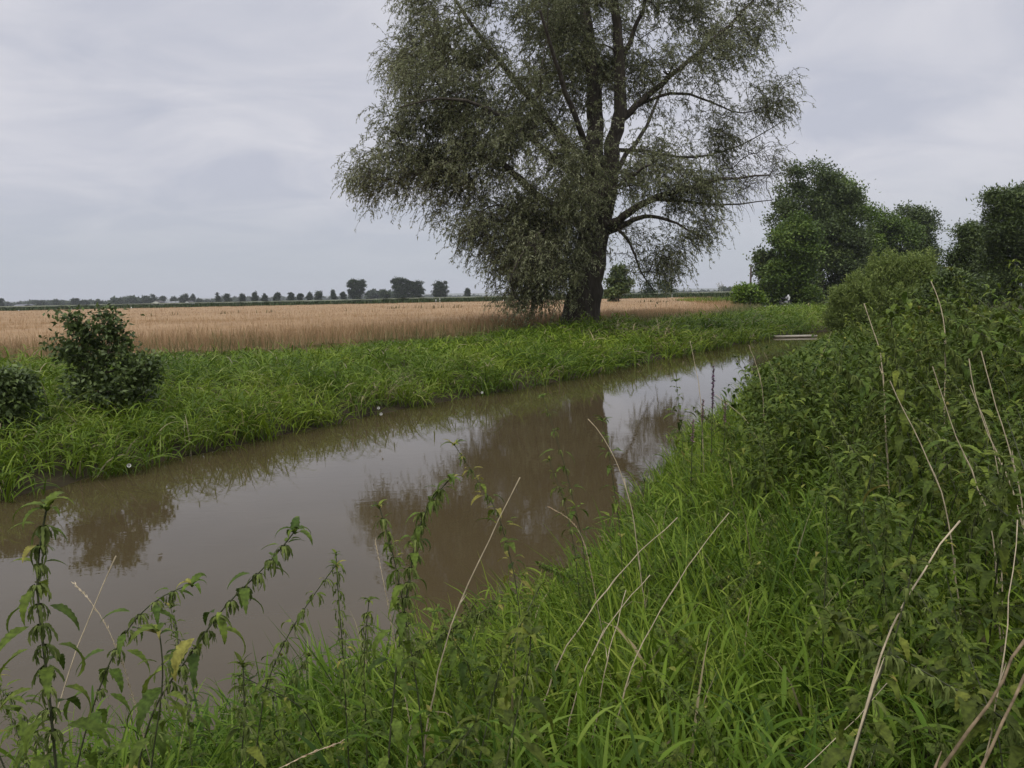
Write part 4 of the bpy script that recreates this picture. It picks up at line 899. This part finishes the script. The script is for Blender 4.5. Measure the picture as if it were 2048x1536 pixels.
HERO = [
 ([(112, 1536), (100, 1400), (84, 1270), (68, 1160), (80, 1065), (94, 1014)], 1.38, 'tall dark nettle with thick flower clusters at the left edge, leaning over the water', dict(leafL=0.089, node=.042, start=.42, catk=1.0, droop=1.45, stem_r=.0042, side=.12)),
 ([(150, 1536), (192, 1390), (240, 1275), (280, 1222), (330, 1180), (384, 1168)], 1.75, 'nettle bending right with a nodding tip, just right of the tall left edge nettle', dict(leafL=0.079, node=.055, start=.45, catk=.7, droop=1.5, stem_r=.0032, side=.15)),
 ([(275, 1520), (310, 1400), (390, 1300), (440, 1215), (500, 1165), (560, 1105), (590, 1062)], 1.72, 'long nettle slanting right over the water with heavy flower clusters', dict(leafL=0.086, node=.05, start=.4, catk=1.0, droop=1.5, stem_r=.0036, side=.15)),
 ([(530, 1370), (575, 1270), (610, 1215), (645, 1165), (672, 1130)], 2.25, 'thin yellowish nettle slanting right beside the slender upright one', dict(leafL=0.059, node=.06, start=.35, catk=.5, yellow=.25, side=.2)),
 ([(690, 1380), (684, 1280), (676, 1190), (672, 1108)], 2.3, 'slender upright nettle with small narrow leaves standing against the water', dict(leafL=0.035, node=.034, start=.1, catk=.25, side=.1)),
 ([(775, 1536), (792, 1330), (815, 1180), (830, 1075), (856, 1000), (900, 958)], 1.95, 'dark nettle with a drooping flower laden head in the middle of the stream view', dict(leafL=0.072, node=.042, start=.35, catk=1.1, droop=1.55, stem_r=.0036, side=.15)),
 ([(838, 1400), (810, 1230), (785, 1100), (758, 1012)], 2.1, 'pale green nettle leaning left behind the drooping headed one', dict(leafL=0.050, node=.042, start=.3, catk=.7, yellow=.15)),
 ([(1030, 1150), (995, 1020), (945, 945), (908, 888)], 3.1, 'nettle with yellowed leaves leaning left over the water', dict(leafL=0.076, node=.07, start=.35, catk=.6, yellow=.45)),
 ([(1165, 1080), (1132, 940), (1108, 860), (1086, 792)], 4.1, 'thin dark stemmed nettle rising furthest over the middle water', dict(leafL=0.084, node=.10, start=.3, catk=.3)),
 ([(1240, 1060), (1222, 930), (1205, 840)], 4.2, 'thin nettle at the right of the water, beside the hooked dry stalk', dict(leafL=0.084, node=.10, start=.2, catk=.3)),
 ([(1150, 1100), (1128, 1000), (1098, 920)], 3.9, 'short nettle between the two thin dark stemmed ones', dict(leafL=0.067, node=.08, start=.2, catk=.3)),
 ([(1010, 1536), (1035, 1420), (1060, 1330), (1062, 1270)], 1.62, 'broad leaved nettle head hanging in the middle of the near grass', dict(leafL=0.086, node=.05, start=.4, catk=.4, droop=1.5)),
 ([(300, 1536), (320, 1420), (330, 1330), (318, 1262)], 1.5, 'broad leaved nettle with a big yellowing lower leaf near the left corner', dict(leafL=0.084, node=.07, start=.5, catk=.3, droop=1.3, yellow=.12)),
 ([(480, 1536), (490, 1440), (486, 1330)], 1.7, 'dark nettle top in the grass below the long slanting nettle', dict(leafL=0.063, node=.055, start=.3, catk=.5, side=.25)),
 ([(730, 1400), (728, 1300), (738, 1200)], 2.2, 'short leafy nettle just right of the slender upright one', dict(leafL=0.050, node=.045, start=.2, catk=.6)),
 ([(1700, 1536), (1740, 1400), (1800, 1250), (1826, 1130)], 1.45, 'leafy nettle with yellow tipped leaves beside the long arched dry stalk', dict(leafL=0.071, node=.05, start=.35, catk=.3, droop=1.4, yellow=.1)),
 ([(1650, 1180), (1655, 1090), (1652, 990)], 2.6, 'bright nettle top in the dark hollow of the nettle stand', dict(leafL=0.076, node=.06, start=.1, catk=.2, droop=1.3)),
 ([(1800, 830), (1795, 740), (1782, 636)], 3.3, 'big nettle with a wide drooping head on the skyline below the olive bush', dict(leafL=0.120, node=.05, start=.1, catk=1.4, droop=1.6, stem_r=.005)),
 ([(1370, 960), (1362, 850), (1352, 762)], 7.6, 'nettle silhouetted against the bright water left of the purple spikes', dict(leafL=0.130, node=.09, start=.2, catk=.6)),
 ([(1520, 830), (1505, 770), (1470, 715)], 8.6, 'nettle drooping left over the bright water right of the purple spikes', dict(leafL=0.130, node=.09, start=.2, catk=.6)),
 ([(15, 1540), (-20, 1480), (-30, 1370)], 1.5, 'nettle leaves reaching in from the left picture edge', dict(leafL=0.084, node=.07, start=.2, catk=0, yellow=.2)),
]
for pts, D, lab, kw in HERO: make_nettle(px_spine(pts, D), lab, **kw)

# the stand of nettles: six plants, then copies of each with its parts
def copy_tree(o, parent=None):
    c = o.copy(); COL.objects.link(c)
    if parent: c.parent = parent
    for ch in list(o.children): copy_tree(ch, c)
    return c
STAND = 'nettles crowding the right bank'
STLAB = 'leafy green nettle in the dense stand covering the right bank'
protos = []
for k in range(7):
    hh = 1.0 + .12 * rng.normal(); ln = rng.normal(size=2) * .14; c = [(0, 0, 0), (ln[0] * .3, ln[1] * .3, hh * .45), (ln[0] * .8, ln[1] * .8, hh * .8), (ln[0] * 1.9, ln[1] * 1.9, hh)]
    protos.append(np.array(c))
spots = []
tries = area_pts(60000, -2.6, 14, 1.25, 17)
nz = nettle_zone(tries)
ty, tx = tries[:, 1], tries[:, 0]
okk = (nz > .0) & (near_d(tries) > .35) & (tx < .68 * ty + .5)
pool = tries[okk]
chosen = []
for q in pool:
    md = .15 + .018 * q[1]
    if all((q[0] - c[0]) ** 2 + (q[1] - c[1]) ** 2 > md * md for c in chosen[-400:]): chosen.append(q)
    if len(chosen) >= 900: break
chosen = np.array(chosen); chosen = chosen[np.argsort(chosen[:, 1])][:208]
roots = []
for i, q in enumerate(chosen):
    k = i % 7
    if i < 7:
        o = make_nettle(protos[k], STLAB, STAND, leafL=.072 + .014 * (k % 3), node=.043, start=.18, catk=[.5, 1.6, .2, .9, .3, 1.2, 0][k], droop=1.1 + .1 * k % .4, side=.8, stem_r=.0034, yellow=.02)
        roots.append(o)
    else:
        o = copy_tree(roots[k])
    z = float(nettle_zone(q[None])[0])
    lim_ = float(np.interp(q[1], [0, 1.2, 2.2, 3.2, 4.5, 6, 8, 11, 20, 32], [0.75, 0.75, 1.05, 1.35, 1.75, 1.9, 2.25, 3.2, 6.5, 12.3])); ins = min(1, max(0, (q[0] - lim_ - .5) / 2.0))
    s_ = (1 + .42 * ins * ins) * (0.62 + .38 * z) * (0.74 + .34 * rng.random() + .36 * float(vnoise(q[:1] / .8, q[1:] / .8, 61)[0])) * float(np.interp(q[1], [1, 2.2, 5, 8, 12, 17], [.95, 1.05, 1.15, 1.1, .7, .5]))
    o.location = (q[0], q[1], Hs(q[0], q[1]) - .02); o.scale = (s_, s_, s_); o.rotation_euler = (rng.normal() * .06, rng.normal() * .06, rng.random() * 6.28)
YMAX = chosen[-1, 1]
sm = area_pts(900, -2.0, 2.6, 1.15, 6.5); sm = sm[(near_d(sm) > .5) & (nettle_zone(sm) <= 0) & (np.abs(sm[:, 0]) < .66 * sm[:, 1])]
sl = area_pts(300, -1.25, .1, 1.45, 3.0); sl = sl[(near_d(sl) > .3) & (np.abs(sl[:, 0]) < .66 * sl[:, 1])]
got = []
for q in sl:
    if all(np.hypot(*(q - g)) > .22 for g in got) and len(got) < 17: got.append(q)
for q in sm:
    if all(np.hypot(*(q - g)) > .24 for g in got) and len(got) < 64: got.append(q)
for i, q in enumerate(got):
    o = copy_tree(roots[(i * 3) % 7]); o['label'] = 'short leafy nettle growing up through the near bank grass'; o['group'] = 'short nettles in the near grass'
    s_ = (.48 if i > 16 else .74) + .22 * rng.random(); o.location = (q[0], q[1], Hs(q[0], q[1]) - .02); o.scale = (s_, s_, s_); o.rotation_euler = (rng.normal() * .12, rng.normal() * .12, rng.random() * 6.28)

def undergrowth():
    """low leaves filling the stand, and the part of it too far to count"""
    mb = MB()
    p = area_pts(26000, -1, 14, 1.2, 16); z = nettle_zone(p); p = p[(z > .05) & (near_d(p) > .2) & (p[:, 0] < .68 * p[:, 1] + .6)]
    n = len(p)
    hz_ = H(p) + .1 + (.45 + .35 * nettle_zone(p)) * rng.random(n) ** .8
    L_ = (.05 + .05 * rng.random(n)) * np.clip(p[:, 1] / 6, .9, 1.6)
    V, F, a = ribbons(np.column_stack([p, hz_]), rng.random(n) * 6.28, L_, L_ * .45, .4 + .4 * rng.normal(size=n), .9 + .5 * rng.random(n), 6, 'nettle', fold=.25, vary=np.clip(.3 + .2 * rng.normal(size=n), 0, .9)); mb.add(V, F, a)
    p = area_pts(15000, -2.6, 4, .9, 9); p = p[(nettle_zone(p) < .3) & (near_d(p) > .25) & (vnoise(p[:, 0] / .45, p[:, 1] / .45, 57) > .52) & (np.abs(p[:, 0]) < .68 * p[:, 1] + .6)]
    n = len(p); L_ = .03 + .05 * rng.random(n)
    V, F, a = ribbons(np.column_stack([p, H(p) + .08 + .42 * rng.random(n)]), rng.random(n) * 6.28, L_, L_ * .42, .5 + .4 * rng.normal(size=n), .9 + .7 * rng.random(n), 8, 'nettle', fold=.25, vary=np.clip(.5 + .25 * rng.normal(size=n), 0, .95)); mb.add(V, F, a)
    # shoots of the far part of the stand, each a leafy column of its own height
    q = area_pts(16000, 1.5, 30, max(5, YMAX - 4), 34); z = nettle_zone(q); R_ = q[:, 1]
    q = q[(z > 0) & (near_d(q) > .2) & (q[:, 0] < .68 * q[:, 1] + .6) & (rng.random(len(q)) < np.clip(9 / R_, .3, 1))]
    kq = 34; m = len(q)
    top = np.interp(q[:, 1], [6, 9, 13, 20], [1.1, .95, .55, .42]) * (.45 + .75 * vnoise(q[:, 0] / 1.0, q[:, 1] / 1.0, 51) + .45 * rng.random(m))
    p = np.repeat(q, kq, 0) + rng.normal(size=(m * kq, 2)) * .055 * np.clip(np.repeat(q[:, 1:2], kq, 0) / 8, 1, 2)
    n = len(p); hz_ = H(p) + np.repeat(top, kq) * (.12 + .88 * rng.random(n) ** .75)
    L_ = (.075 + .055 * rng.random(n)) * np.clip(p[:, 1] / 10, .9, 1.7)
    V, F, a = ribbons(np.column_stack([p, hz_]), rng.random(n) * 6.28, L_, L_ * .36, .5 + .5 * rng.normal(size=n), 1.0 + .8 * rng.random(n), 4, 'lance', fold=.25, vary=np.clip(.45 + .5 * (vnoise(p[:, 0] / 1.3, p[:, 1] / 1.3, 53) - .5) + np.repeat(rng.normal(size=m) * .15, kq) + .18 * rng.normal(size=n), 0, .95)); mb.add(V, F, a)
    tag(mb.build('undergrowth', M_NETTLE), 'tangle of nettle leaves filling the right bank and running along it', 'undergrowth', None, 'stuff')
undergrowth()

# ------------------------------------------------------------------ dry stalks
STALK = [
 ([(75, 1536), (128, 1375), (168, 1245), (232, 1112)], 1.6, 'long pale dry stalk standing against the water near the left edge', .0042, 0),
 ([(848, 1470), (880, 1310), (920, 1200), (970, 1095), (1040, 955)], 2.1, 'long pale dry stalk slanting right across the middle of the near grass', .0045, 0),
 ([(1110, 1325), (1190, 1210), (1250, 1130), (1355, 1035)], 2.7, 'pale dry stalk arching right, upper of the three in the grass', .0045, 0),
 ([(1150, 1385), (1200, 1270), (1260, 1190), (1300, 1150)], 2.5, 'short broken dry stalk between two longer ones in the grass', .0042, 0),
 ([(1262, 1325), (1330, 1200), (1390, 1110), (1458, 1026)], 2.5, 'pale dry stalk right of the short broken one in the grass', .0040, 0),
 ([(1695, 1540), (1740, 1370), (1800, 1212), (1850, 1112), (1920, 1042)], 1.4, 'thick cream dry stalk arching over the nettles in the lower right', .0052, 0),
 ([(1890, 985), (1832, 872), (1780, 762)], 2.9, 'pale dry stalk leaning left out of the nettles, leftmost of the tall ones', .0052, 0),
 ([(1985, 1040), (1955, 965), (1905, 860), (1865, 733)], 2.8, 'dry stalk leaning left, second of the tall ones in the nettles', .0045, 0),
 ([(2040, 1000), (1990, 900), (1956, 830), (1938, 718)], 2.7, 'bent dry stalk in the cluster by the right edge', .0048, 0),
 ([(2046, 985), (2010, 870), (1985, 790), (1962, 702)], 2.75, 'straight dry stalk in the cluster by the right edge', .0052, 0),
 ([(2000, 930), (1970, 840), (1940, 770)], 2.8, 'thin greyish dry stalk crossing the bent one by the right edge', .0035, 0),
 ([(1978, 1525), (2005, 1435), (2050, 1350)], 1.3, 'stout brown dry stem in the bottom right corner', .0075, 1),
 ([(1995, 1400), (2012, 1340), (2050, 1280)], 1.4, 'rough brown dry stem above the stout one at the right edge', .008, 1),
 ([(2005, 1330), (2025, 1160), (2035, 1040)], 1.6, 'thin upright grey stem deep in the nettles by the right edge', .0035, 0),
 ([(1262, 1000), (1240, 935), (1215, 880), (1192, 846), (1176, 838)], 4.0, 'hooked white dry stalk beside the water right of the thin nettles', .0055, 0),
 ([(1402, 800), (1392, 735), (1380, 682)], 7.5, 'thin dry grass stem standing against the far water', .007, 0),
 ([(1525, 775), (1515, 735), (1498, 690)], 8.5, 'thin curved dry stem against the green reflection', .007, 0),
 ([(1765, 705), (1748, 660), (1728, 607)], 5, 'pale dry stalk above the wide drooping nettle', .008, 0),
 ([(1892, 640), (1880, 600), (1862, 563)], 5, 'pale dry stalk in front of the olive bush right side', .008, 0),
 ([(1215, 1310), (1240, 1230), (1252, 1180)], 2.5, 'short grey dry stalk leaning on its longer neighbours in the grass', .004, 0),
 ([(1700, 1460), (1740, 1410), (1775, 1365)], 1.6, 'thin straw lying across the thick cream stalk', .0025, 0),
 ([(1500, 845), (1460, 810), (1432, 790)], 7.6, 'pale straw lying over the plants below the purple spikes', .008, 0),
]
for pts, D, lab, r, br in STALK:
    c = px_spine(pts, D, .12); p, _ = spine_curve(c, 22); p[1:-1] += rng.normal(size=(20, 3)) * r * .35
    b = p[0].copy(); mb = MB(); rr = np.linspace(r, r * .4, len(p)) * (.70 if not br else .8); rr[3::6] *= 1.45          # nodes
    mb.tube(p - b, rr, 6, np.repeat(.3 + .6 * rng.random(len(p)), 6) if False else .6)
    for i in range(3, len(p) - 2, 6):                       # withered sheaths at the joints
        d_ = p[i + 1] - p[i]; d_ /= np.linalg.norm(d_); u_ = unit(1)[0]; e2 = p[i] + d_ * r * (7 + 6 * rng.random()) + u_ * r * (1.5 + 2 * rng.random())
        mb.tube(np.array([p[i], (p[i] + e2) / 2 + u_ * r * .3, e2]) - b, np.array([.5, .35, .12]) * r, 4, .95)
    o = mb.build('dry_stalk', M_DRYB if br else M_DRY, None, True); o.location = b
    tag(o, lab, 'stalk', 'dry stalks standing in the bank vegetation')
# seeding grass heads
def seed_head(pts, D, lab, hl, mat):
    c = px_spine(pts, D, .05); p, Ls = spine_curve(c, 26); b = p[0].copy()
    root = empty('grass_head', b, lab, 'grass head', 'seeding grass heads')
    mb = MB(); mb.tube(p - b, np.linspace(.0016, .0008, len(p)), 5); mb.build('stem', M_DRY, root, True)
    m = 120; t = 1 - hl * rng.random(m); i0 = np.minimum((t * 25).astype(int), 24); q = p[i0] + (p[i0 + 1] - p[i0]) * (t * 25 - i0)[:, None]
    td = p[i0 + 1] - p[i0]; td /= np.linalg.norm(td, axis=1)[:, None]
    V, F, a = leaf_quads(q - b, td + unit(m) * .45, unit(m), .008 + .006 * rng.random(m), np.full(m, .0028)); mesh('seeds', V, F, mat, root, a)
M_SEED = leaf_mat('seed', [(0, (.3, .2, .12)), (1, (.5, .38, .25))], .1, .7, .1)
seed_head([(250, 1330), (205, 1225), (178, 1185), (150, 1168)], 1.8, 'nodding straw grass head crossing the pale stalk near the left edge', .35, M_DRY)
seed_head([(520, 1536), (580, 1505), (630, 1494), (682, 1484)], 1.35, 'pinkish brown grass head lying low at the bottom of the grass', .3, M_SEED)
seed_head([(765, 1150), (756, 1115), (750, 1080)], 2.2, 'small white grass head left of the drooping headed nettle', .5, M_DRY)
seed_head([(1170, 1080), (1150, 1035), (1100, 1015)], 3.0, 'buff grass head bowing left at the edge of the water', .4, M_SEED)
seed_head([(1620, 760), (1650, 700), (1662, 665)], 8, 'pale grass head standing right of the plank', .3, M_DRY)
seed_head([(1560, 790), (1545, 735), (1528, 705)], 8, 'pale grass head bowing left below the plank', .3, M_DRY)

# purple loosestrife
def loosestrife(x, y0, y1, D, lab, dark=False):
    c = px_spine([(x, y1), (x + 3, y0)], D); p, Ls = spine_curve(c, 20); b = p[0].copy()
    root = empty('loosestrife', b, lab, 'flower', 'purple spikes by the water')
    mb = MB(); mb.tube(p - b, np.linspace(.006, .003, 20), 5); mb.build('stem', M_NSTEM, root, True)
    m = 230 if dark else 80; hl = (.42 if dark else .20) / Ls; t = 1 - hl * rng.random(m); i0 = np.minimum((t * 19).astype(int), 18); q = p[i0] + (p[i0 + 1] - p[i0]) * (t * 19 - i0)[:, None]
    V, F, a = leaf_quads(q - b, unit(m) + [0, 0, .3], unit(m), .014 + .014 * rng.random(m) , np.full(m, .011)); mesh('flower_spike', V, F, M_LOOSE if dark else M_LOOSEP, root, a)
    m = 50; t = .2 + (.75 - hl) * rng.random(m); i0 = np.minimum((t * 19).astype(int), 18); aa = rng.random(m) * 6.28
    V, F, a = ribbons(p[i0] - b, aa, np.full(m, .08), np.full(m, .018), .5 + 0 * aa, .6 + 0 * aa, 4, 'lance', fold=.2); mesh('leaves', V, F, M_NETTLE, root, a)
M_LOOSEP = leaf_mat('pink_flower', [(0, (.10, .09, .05)), (.5, (.24, .14, .15)), (1, (.36, .20, .27))], .2, .6, .2)
M_LOOSE = leaf_mat('loosestrife_flower', [(0, (.05, .04, .05)), (.6, (.14, .06, .12)), (1, (.25, .10, .22))], .2, .6, .2)
loosestrife(1424, 732, 850, 7.9, 'tall dark purple spike standing against the bright water', True)
loosestrife(1403, 800, 900, 7.2, 'shorter pinkish spike left of the tall purple one')
loosestrife(1448, 803, 890, 7.6, 'shorter pinkish spike right of the tall purple one')
loosestrife(1383, 840, 930, 6.8, 'lowest pinkish spike at the edge of the nettles')

# white bindweed flowers in the far grass
for (x, y, lab) in [(258, 931, 'white bindweed flower hanging low in the grass at the left'), (757, 816, 'upper white bindweed flower of the close pair'), (762, 828, 'lower white bindweed flower of the close pair'), (964, 785, 'white bindweed flower nearest the water in the middle'), (1098, 728, 'white bindweed flower in the grass below the willow')]:
    yh = 611 - .02 * x; D = (2.3 - .34) * FPX / (y - yh); q = P(x, y, D)
    D -= .35; q = P(x, y, D)
    mb = MB(); k = 12; an = np.linspace(0, 6.283, k, endpoint=False); r = .022 + .0002 * D
    nrm_ = np.array([-q[0], -q[1], .5 * D]); nrm_ /= np.linalg.norm(nrm_); u = np.cross(nrm_, [0, 0, 1]); u /= np.linalg.norm(u); v = np.cross(u, nrm_)
    rings = [(.10, -.05), (.35, -.03), (.75, 0), (1.0, .004)]
    V = np.concatenate([np.array([np.cos(t) * u * r * s1 * (1 + .06 * math.cos(5 * t)) + np.sin(t) * v * r * s1 + nrm_ * h1 for t in an]) for s1, h1 in rings])
    F = [(i * k + j, i * k + (j + 1) % k, (i + 1) * k + (j + 1) % k, (i + 1) * k + j) for i in range(3) for j in range(k)]
    mb.add(V, F); o = mb.build('bindweed_flower', M_PETAL, None, True); o.location = q; tag(o, lab, 'flower', 'white bindweed flowers on the far bank')

# ------------------------------------------------------------------ man-made things
def plank():
    a = P(1549, 672, 38.5); c = P(1632, 673, 38.5)
    m = (a + c) / 2; m[2] = .06
    ob = MB(); ob.box((0, 0, 0), (abs(c[0] - a[0]), .34, .09))
    o = ob.build('plank', M_WOOD); o.location = m; tag(o, 'pale weathered plank lying across the water at the bend', 'plank')
plank()
def pole():
    b = P(1500, 612, 74); b[2] = .5; t = P(1502, 534, 74)
    root = empty('utility_pole', b, 'thin dark wooden pole beside the left tree of the group', 'pole')
    mb = MB(); mb.tube(np.linspace((0, 0, 0), t - b, 6), np.linspace(.10, .08, 6), 8); mb.build('post', M_POLE, root, True)
pole()
def guide_post(x, y0, y1, D, lab, thin=False):
    b = P(x, y1, D); h = (y1 - y0) * mpp(D); b[2] = .5
    top = P(x, y0, D)[2] - .5
    root = empty('guide_post', b, lab, 'post', 'roadside posts')
    mb = MB(); mb.box((0, 0, top / 2), (.10, .10, top)); mb.build('post', M_WHITE, root)
    mb = MB(); mb.box((0, -.002, top - .30), (.106, .11, .16)); mb.build('black_band', M_BLACK, root)
guide_post(872, 599, 607, 148, 'white guide post left of a pair at the maize edge')
guide_post(880, 597, 607, 148, 'white guide post right of a pair at the maize edge')
guide_post(1007, 594, 604, 148, 'white guide post alone near the willow hanging branches')
guide_post(1344, 589, 597, 150, 'white guide post under the hanging willow twig')
guide_post(38, 620, 626, 150, 'white guide post at the far left of the wheat')
guide_post(263, 614, 620, 150, 'white guide post between the shrub and the farm')
guide_post(143, 618, 624, 150, 'white guide post above the left lobe of the shrub')

def headwall():
    a = P(1484, 601, 84); mb = MB(); mb.box((0, 0, .0), (1.05, .25, .8)); mb.box((0, 0, .44), (1.15, .35, .08))
    o = mb.build('concrete_wall', M_CONC); o.location = (a[0], 84, a[2] - .1); tag(o, 'pale concrete parapet half hidden by the bright green shrub', 'wall')
headwall()
def road():
    a = P(1515, 614, 80); c = P(1600, 613, 84)
    V = []; 
    for t in np.linspace(0, 1, 12):
        m = a * (1 - t) + c * t; z = Hs(m[0], m[1]) + .1
        V += [(m[0] - 0, m[1] - 1.0, z), (m[0], m[1] + 2.0, z)]
    F = [(2 * i, 2 * i + 2, 2 * i + 3, 2 * i + 1) for i in range(11)]
    tag(mesh('road', V, F, noise_mat('gravel', (.35, .34, .30), (.5, .48, .43), 20)), kind='structure')
road()
def motorbike():
    b = P(1571, 612, 70); b[2] = Hs(b[0], 70) + .25
    root = empty('motorcycle', b, 'small white and dark motorcycle parked in the shade under the trees', 'motorcycle')
    def wheel(x):
        t = MB(); an = np.linspace(0, 2 * math.pi, 19)
        t.tube(np.column_stack([x + .25 * np.cos(an), 0 * an, .30 + .25 * np.sin(an)]), .055, 8); w_ = t.build('wheel', M_BLACK, root, True)
        r = MB(); r.tube([(x, -.05, .30), (x, .05, .30)], [.2, .2], 14); r.build('rim', M_METAL, w_)
    wheel(-.48); wheel(.48)
    f = MB(); f.tube([(-.48, 0, .30), (-.15, 0, .42), (.1, 0, .40), (.3, 0, .75), (.48, 0, .30)], .045, 8); f.build('frame', M_METAL, root, True)
    f = MB(); f.tube([(.0, 0, .68), (.15, 0, .78), (.3, 0, .76)], [.09, .14, .08], 10); f.build('tank', M_METAL, root, True)
    f = MB(); f.tube([(.30, 0, .55), (.38, 0, .80), (.30, 0, 1.02)], [.10, .13, .06], 10); f.build('fairing', M_WHITE, root, True)
    f = MB(); f.tube([(-.62, 0, .78), (-.3, 0, .70), (.0, 0, .70)], [.07, .10, .08], 10); f.build('saddle', M_BLACK, root, True)
    f = MB(); f.tube([(.22, -.34, .96), (.30, 0, .92), (.22, .34, .96)], .02, 6); f.build('handlebar', M_BLACK, root, True)
    f = MB(); f.tube([(-.05, 0, .30), (.12, 0, .40), (.14, 0, .5)], [.14, .17, .10], 10); f.build('engine', M_METAL, root, True)
    root.rotation_euler = (0, 0, .5)
motorbike()

def building(name, lab, x0, x1, ytop, ybase, D, wall, roof, ridge='x', eave=0.5, depth=10, lights=0):
    """gabled block seen at photo pixels x0..x1"""
    a = P(x0, ybase, D); c = P(x1, ybase, D); wd = c[0] - a[0]; zt = P((x0 + x1) / 2, ytop, D)[2]
    b = np.array([(a[0] + c[0]) / 2, D, 0.5]); hgt = zt - .5; he = hgt * eave
    root = empty(name, b, lab, 'building', None)
    w_ = wd / 2; d_ = depth / 2
    mb = MB(); mb.box((0, 0, he / 2), (wd, depth, he))
    if ridge == 'y':
        mb.add([(-w_, -d_, he), (w_, -d_, he), (0, -d_, hgt - .05), (-w_, d_, he), (w_, d_, he), (0, d_, hgt - .05)], [(0, 1, 2, 2), (3, 5, 4, 4)])
    else:
        mb.add([(-w_, -d_, he), (-w_, d_, he), (-w_, 0, hgt - .05), (w_, -d_, he), (w_, d_, he), (w_, 0, hgt - .05)], [(0, 2, 1, 1), (3, 4, 5, 5)])
    mb.build('wall', wall, root)
    r = MB(); o = .35; th = .18
    if ridge == 'y':
        k = (hgt - he) / w_
        for s_ in (-1, 1):
            p0 = [(s_ * (w_ + o), -d_ - o, he - o * k), (0, -d_ - o, hgt), (0, d_ + o, hgt), (s_ * (w_ + o), d_ + o, he - o * k)]
            v = np.array(p0 + [(x, y, z + th) for x, y, z in p0]); r.add(v, [(0, 1, 2, 3), (7, 6, 5, 4), (0, 4, 5, 1), (1, 5, 6, 2), (2, 6, 7, 3), (3, 7, 4, 0)])
    else:
        k = (hgt - he) / d_
        for s_ in (-1, 1):
            p0 = [(-w_ - o, s_ * (d_ + o), he - o * k), (-w_ - o, 0, hgt), (w_ + o, 0, hgt), (w_ + o, s_ * (d_ + o), he - o * k)]
            v = np.array(p0 + [(x, y, z + th) for x, y, z in p0]); r.add(v, [(0, 1, 2, 3), (7, 6, 5, 4), (0, 4, 5, 1), (1, 5, 6, 2), (2, 6, 7, 3), (3, 7, 4, 0)])
    rf = r.build('roof', roof, root)
    if lights:
        for i in range(lights):
            q = MB(); xx = -w_ + wd * (i + .6) / (lights + .2); q.box((xx, -d_ * .55, he + (hgt - he) * .5 + .3), (wd / lights * .45, 1.6, .5)); q.build('skylight', M_WHITE, rf)
    for i in range(2):
        q = MB(); q.box((-w_ * .5 + i * w_, -d_ - .03, he * .5), (1.1, .12, 1.2)); q.build('window', M_ROOFD, root)
    return root
building('farmhouse', 'cream gabled farmhouse with dark roof at the left end of the farm', 308, 327, 601.5, 611, 600, M_RENDER, M_ROOFD, 'y', .45, 9)
building('farm_barn', 'long low farm building with grey roof and white skylights', 329, 374, 603, 611, 610, M_RENDER, M_ROOF, 'x', .35, 14, 5)
building('white_barn', 'white gable ended shed at the right end of the farm', 374, 385, 602, 610, 600, M_WHITE, M_ROOFD, 'y', .4, 10)
building('grey_barn', 'barn with pale grey roof at the far left horizon', 35, 56, 609, 618, 620, M_ROOFD, M_ROOF, 'x', .25, 14)
building('small_barn', 'smaller barn with grey roof right of the larger one', 57, 68, 609, 617, 640, M_RENDER, M_ROOF, 'x', .4, 10)

# ------------------------------------------------------------------ haze over the plain
def haze():
    mb = MB(); mb.box((0, 4600, 44), (19000, 9700, 96))     # from z=-4 to 92
    m, n = mat_new('haze_air'); o = n.nodes.new('ShaderNodeOutputMaterial'); v = n.nodes.new('ShaderNodeVolumePrincipled')
    v.inputs['Color'].default_value = (0.92, 0.95, 1.0, 1); v.inputs['Density'].default_value = HAZE
    n.links.new(v.outputs[0], o.inputs['Volume'])
    tag(mb.build('haze', m), kind='stuff')
HAZE = 0.0002
haze()
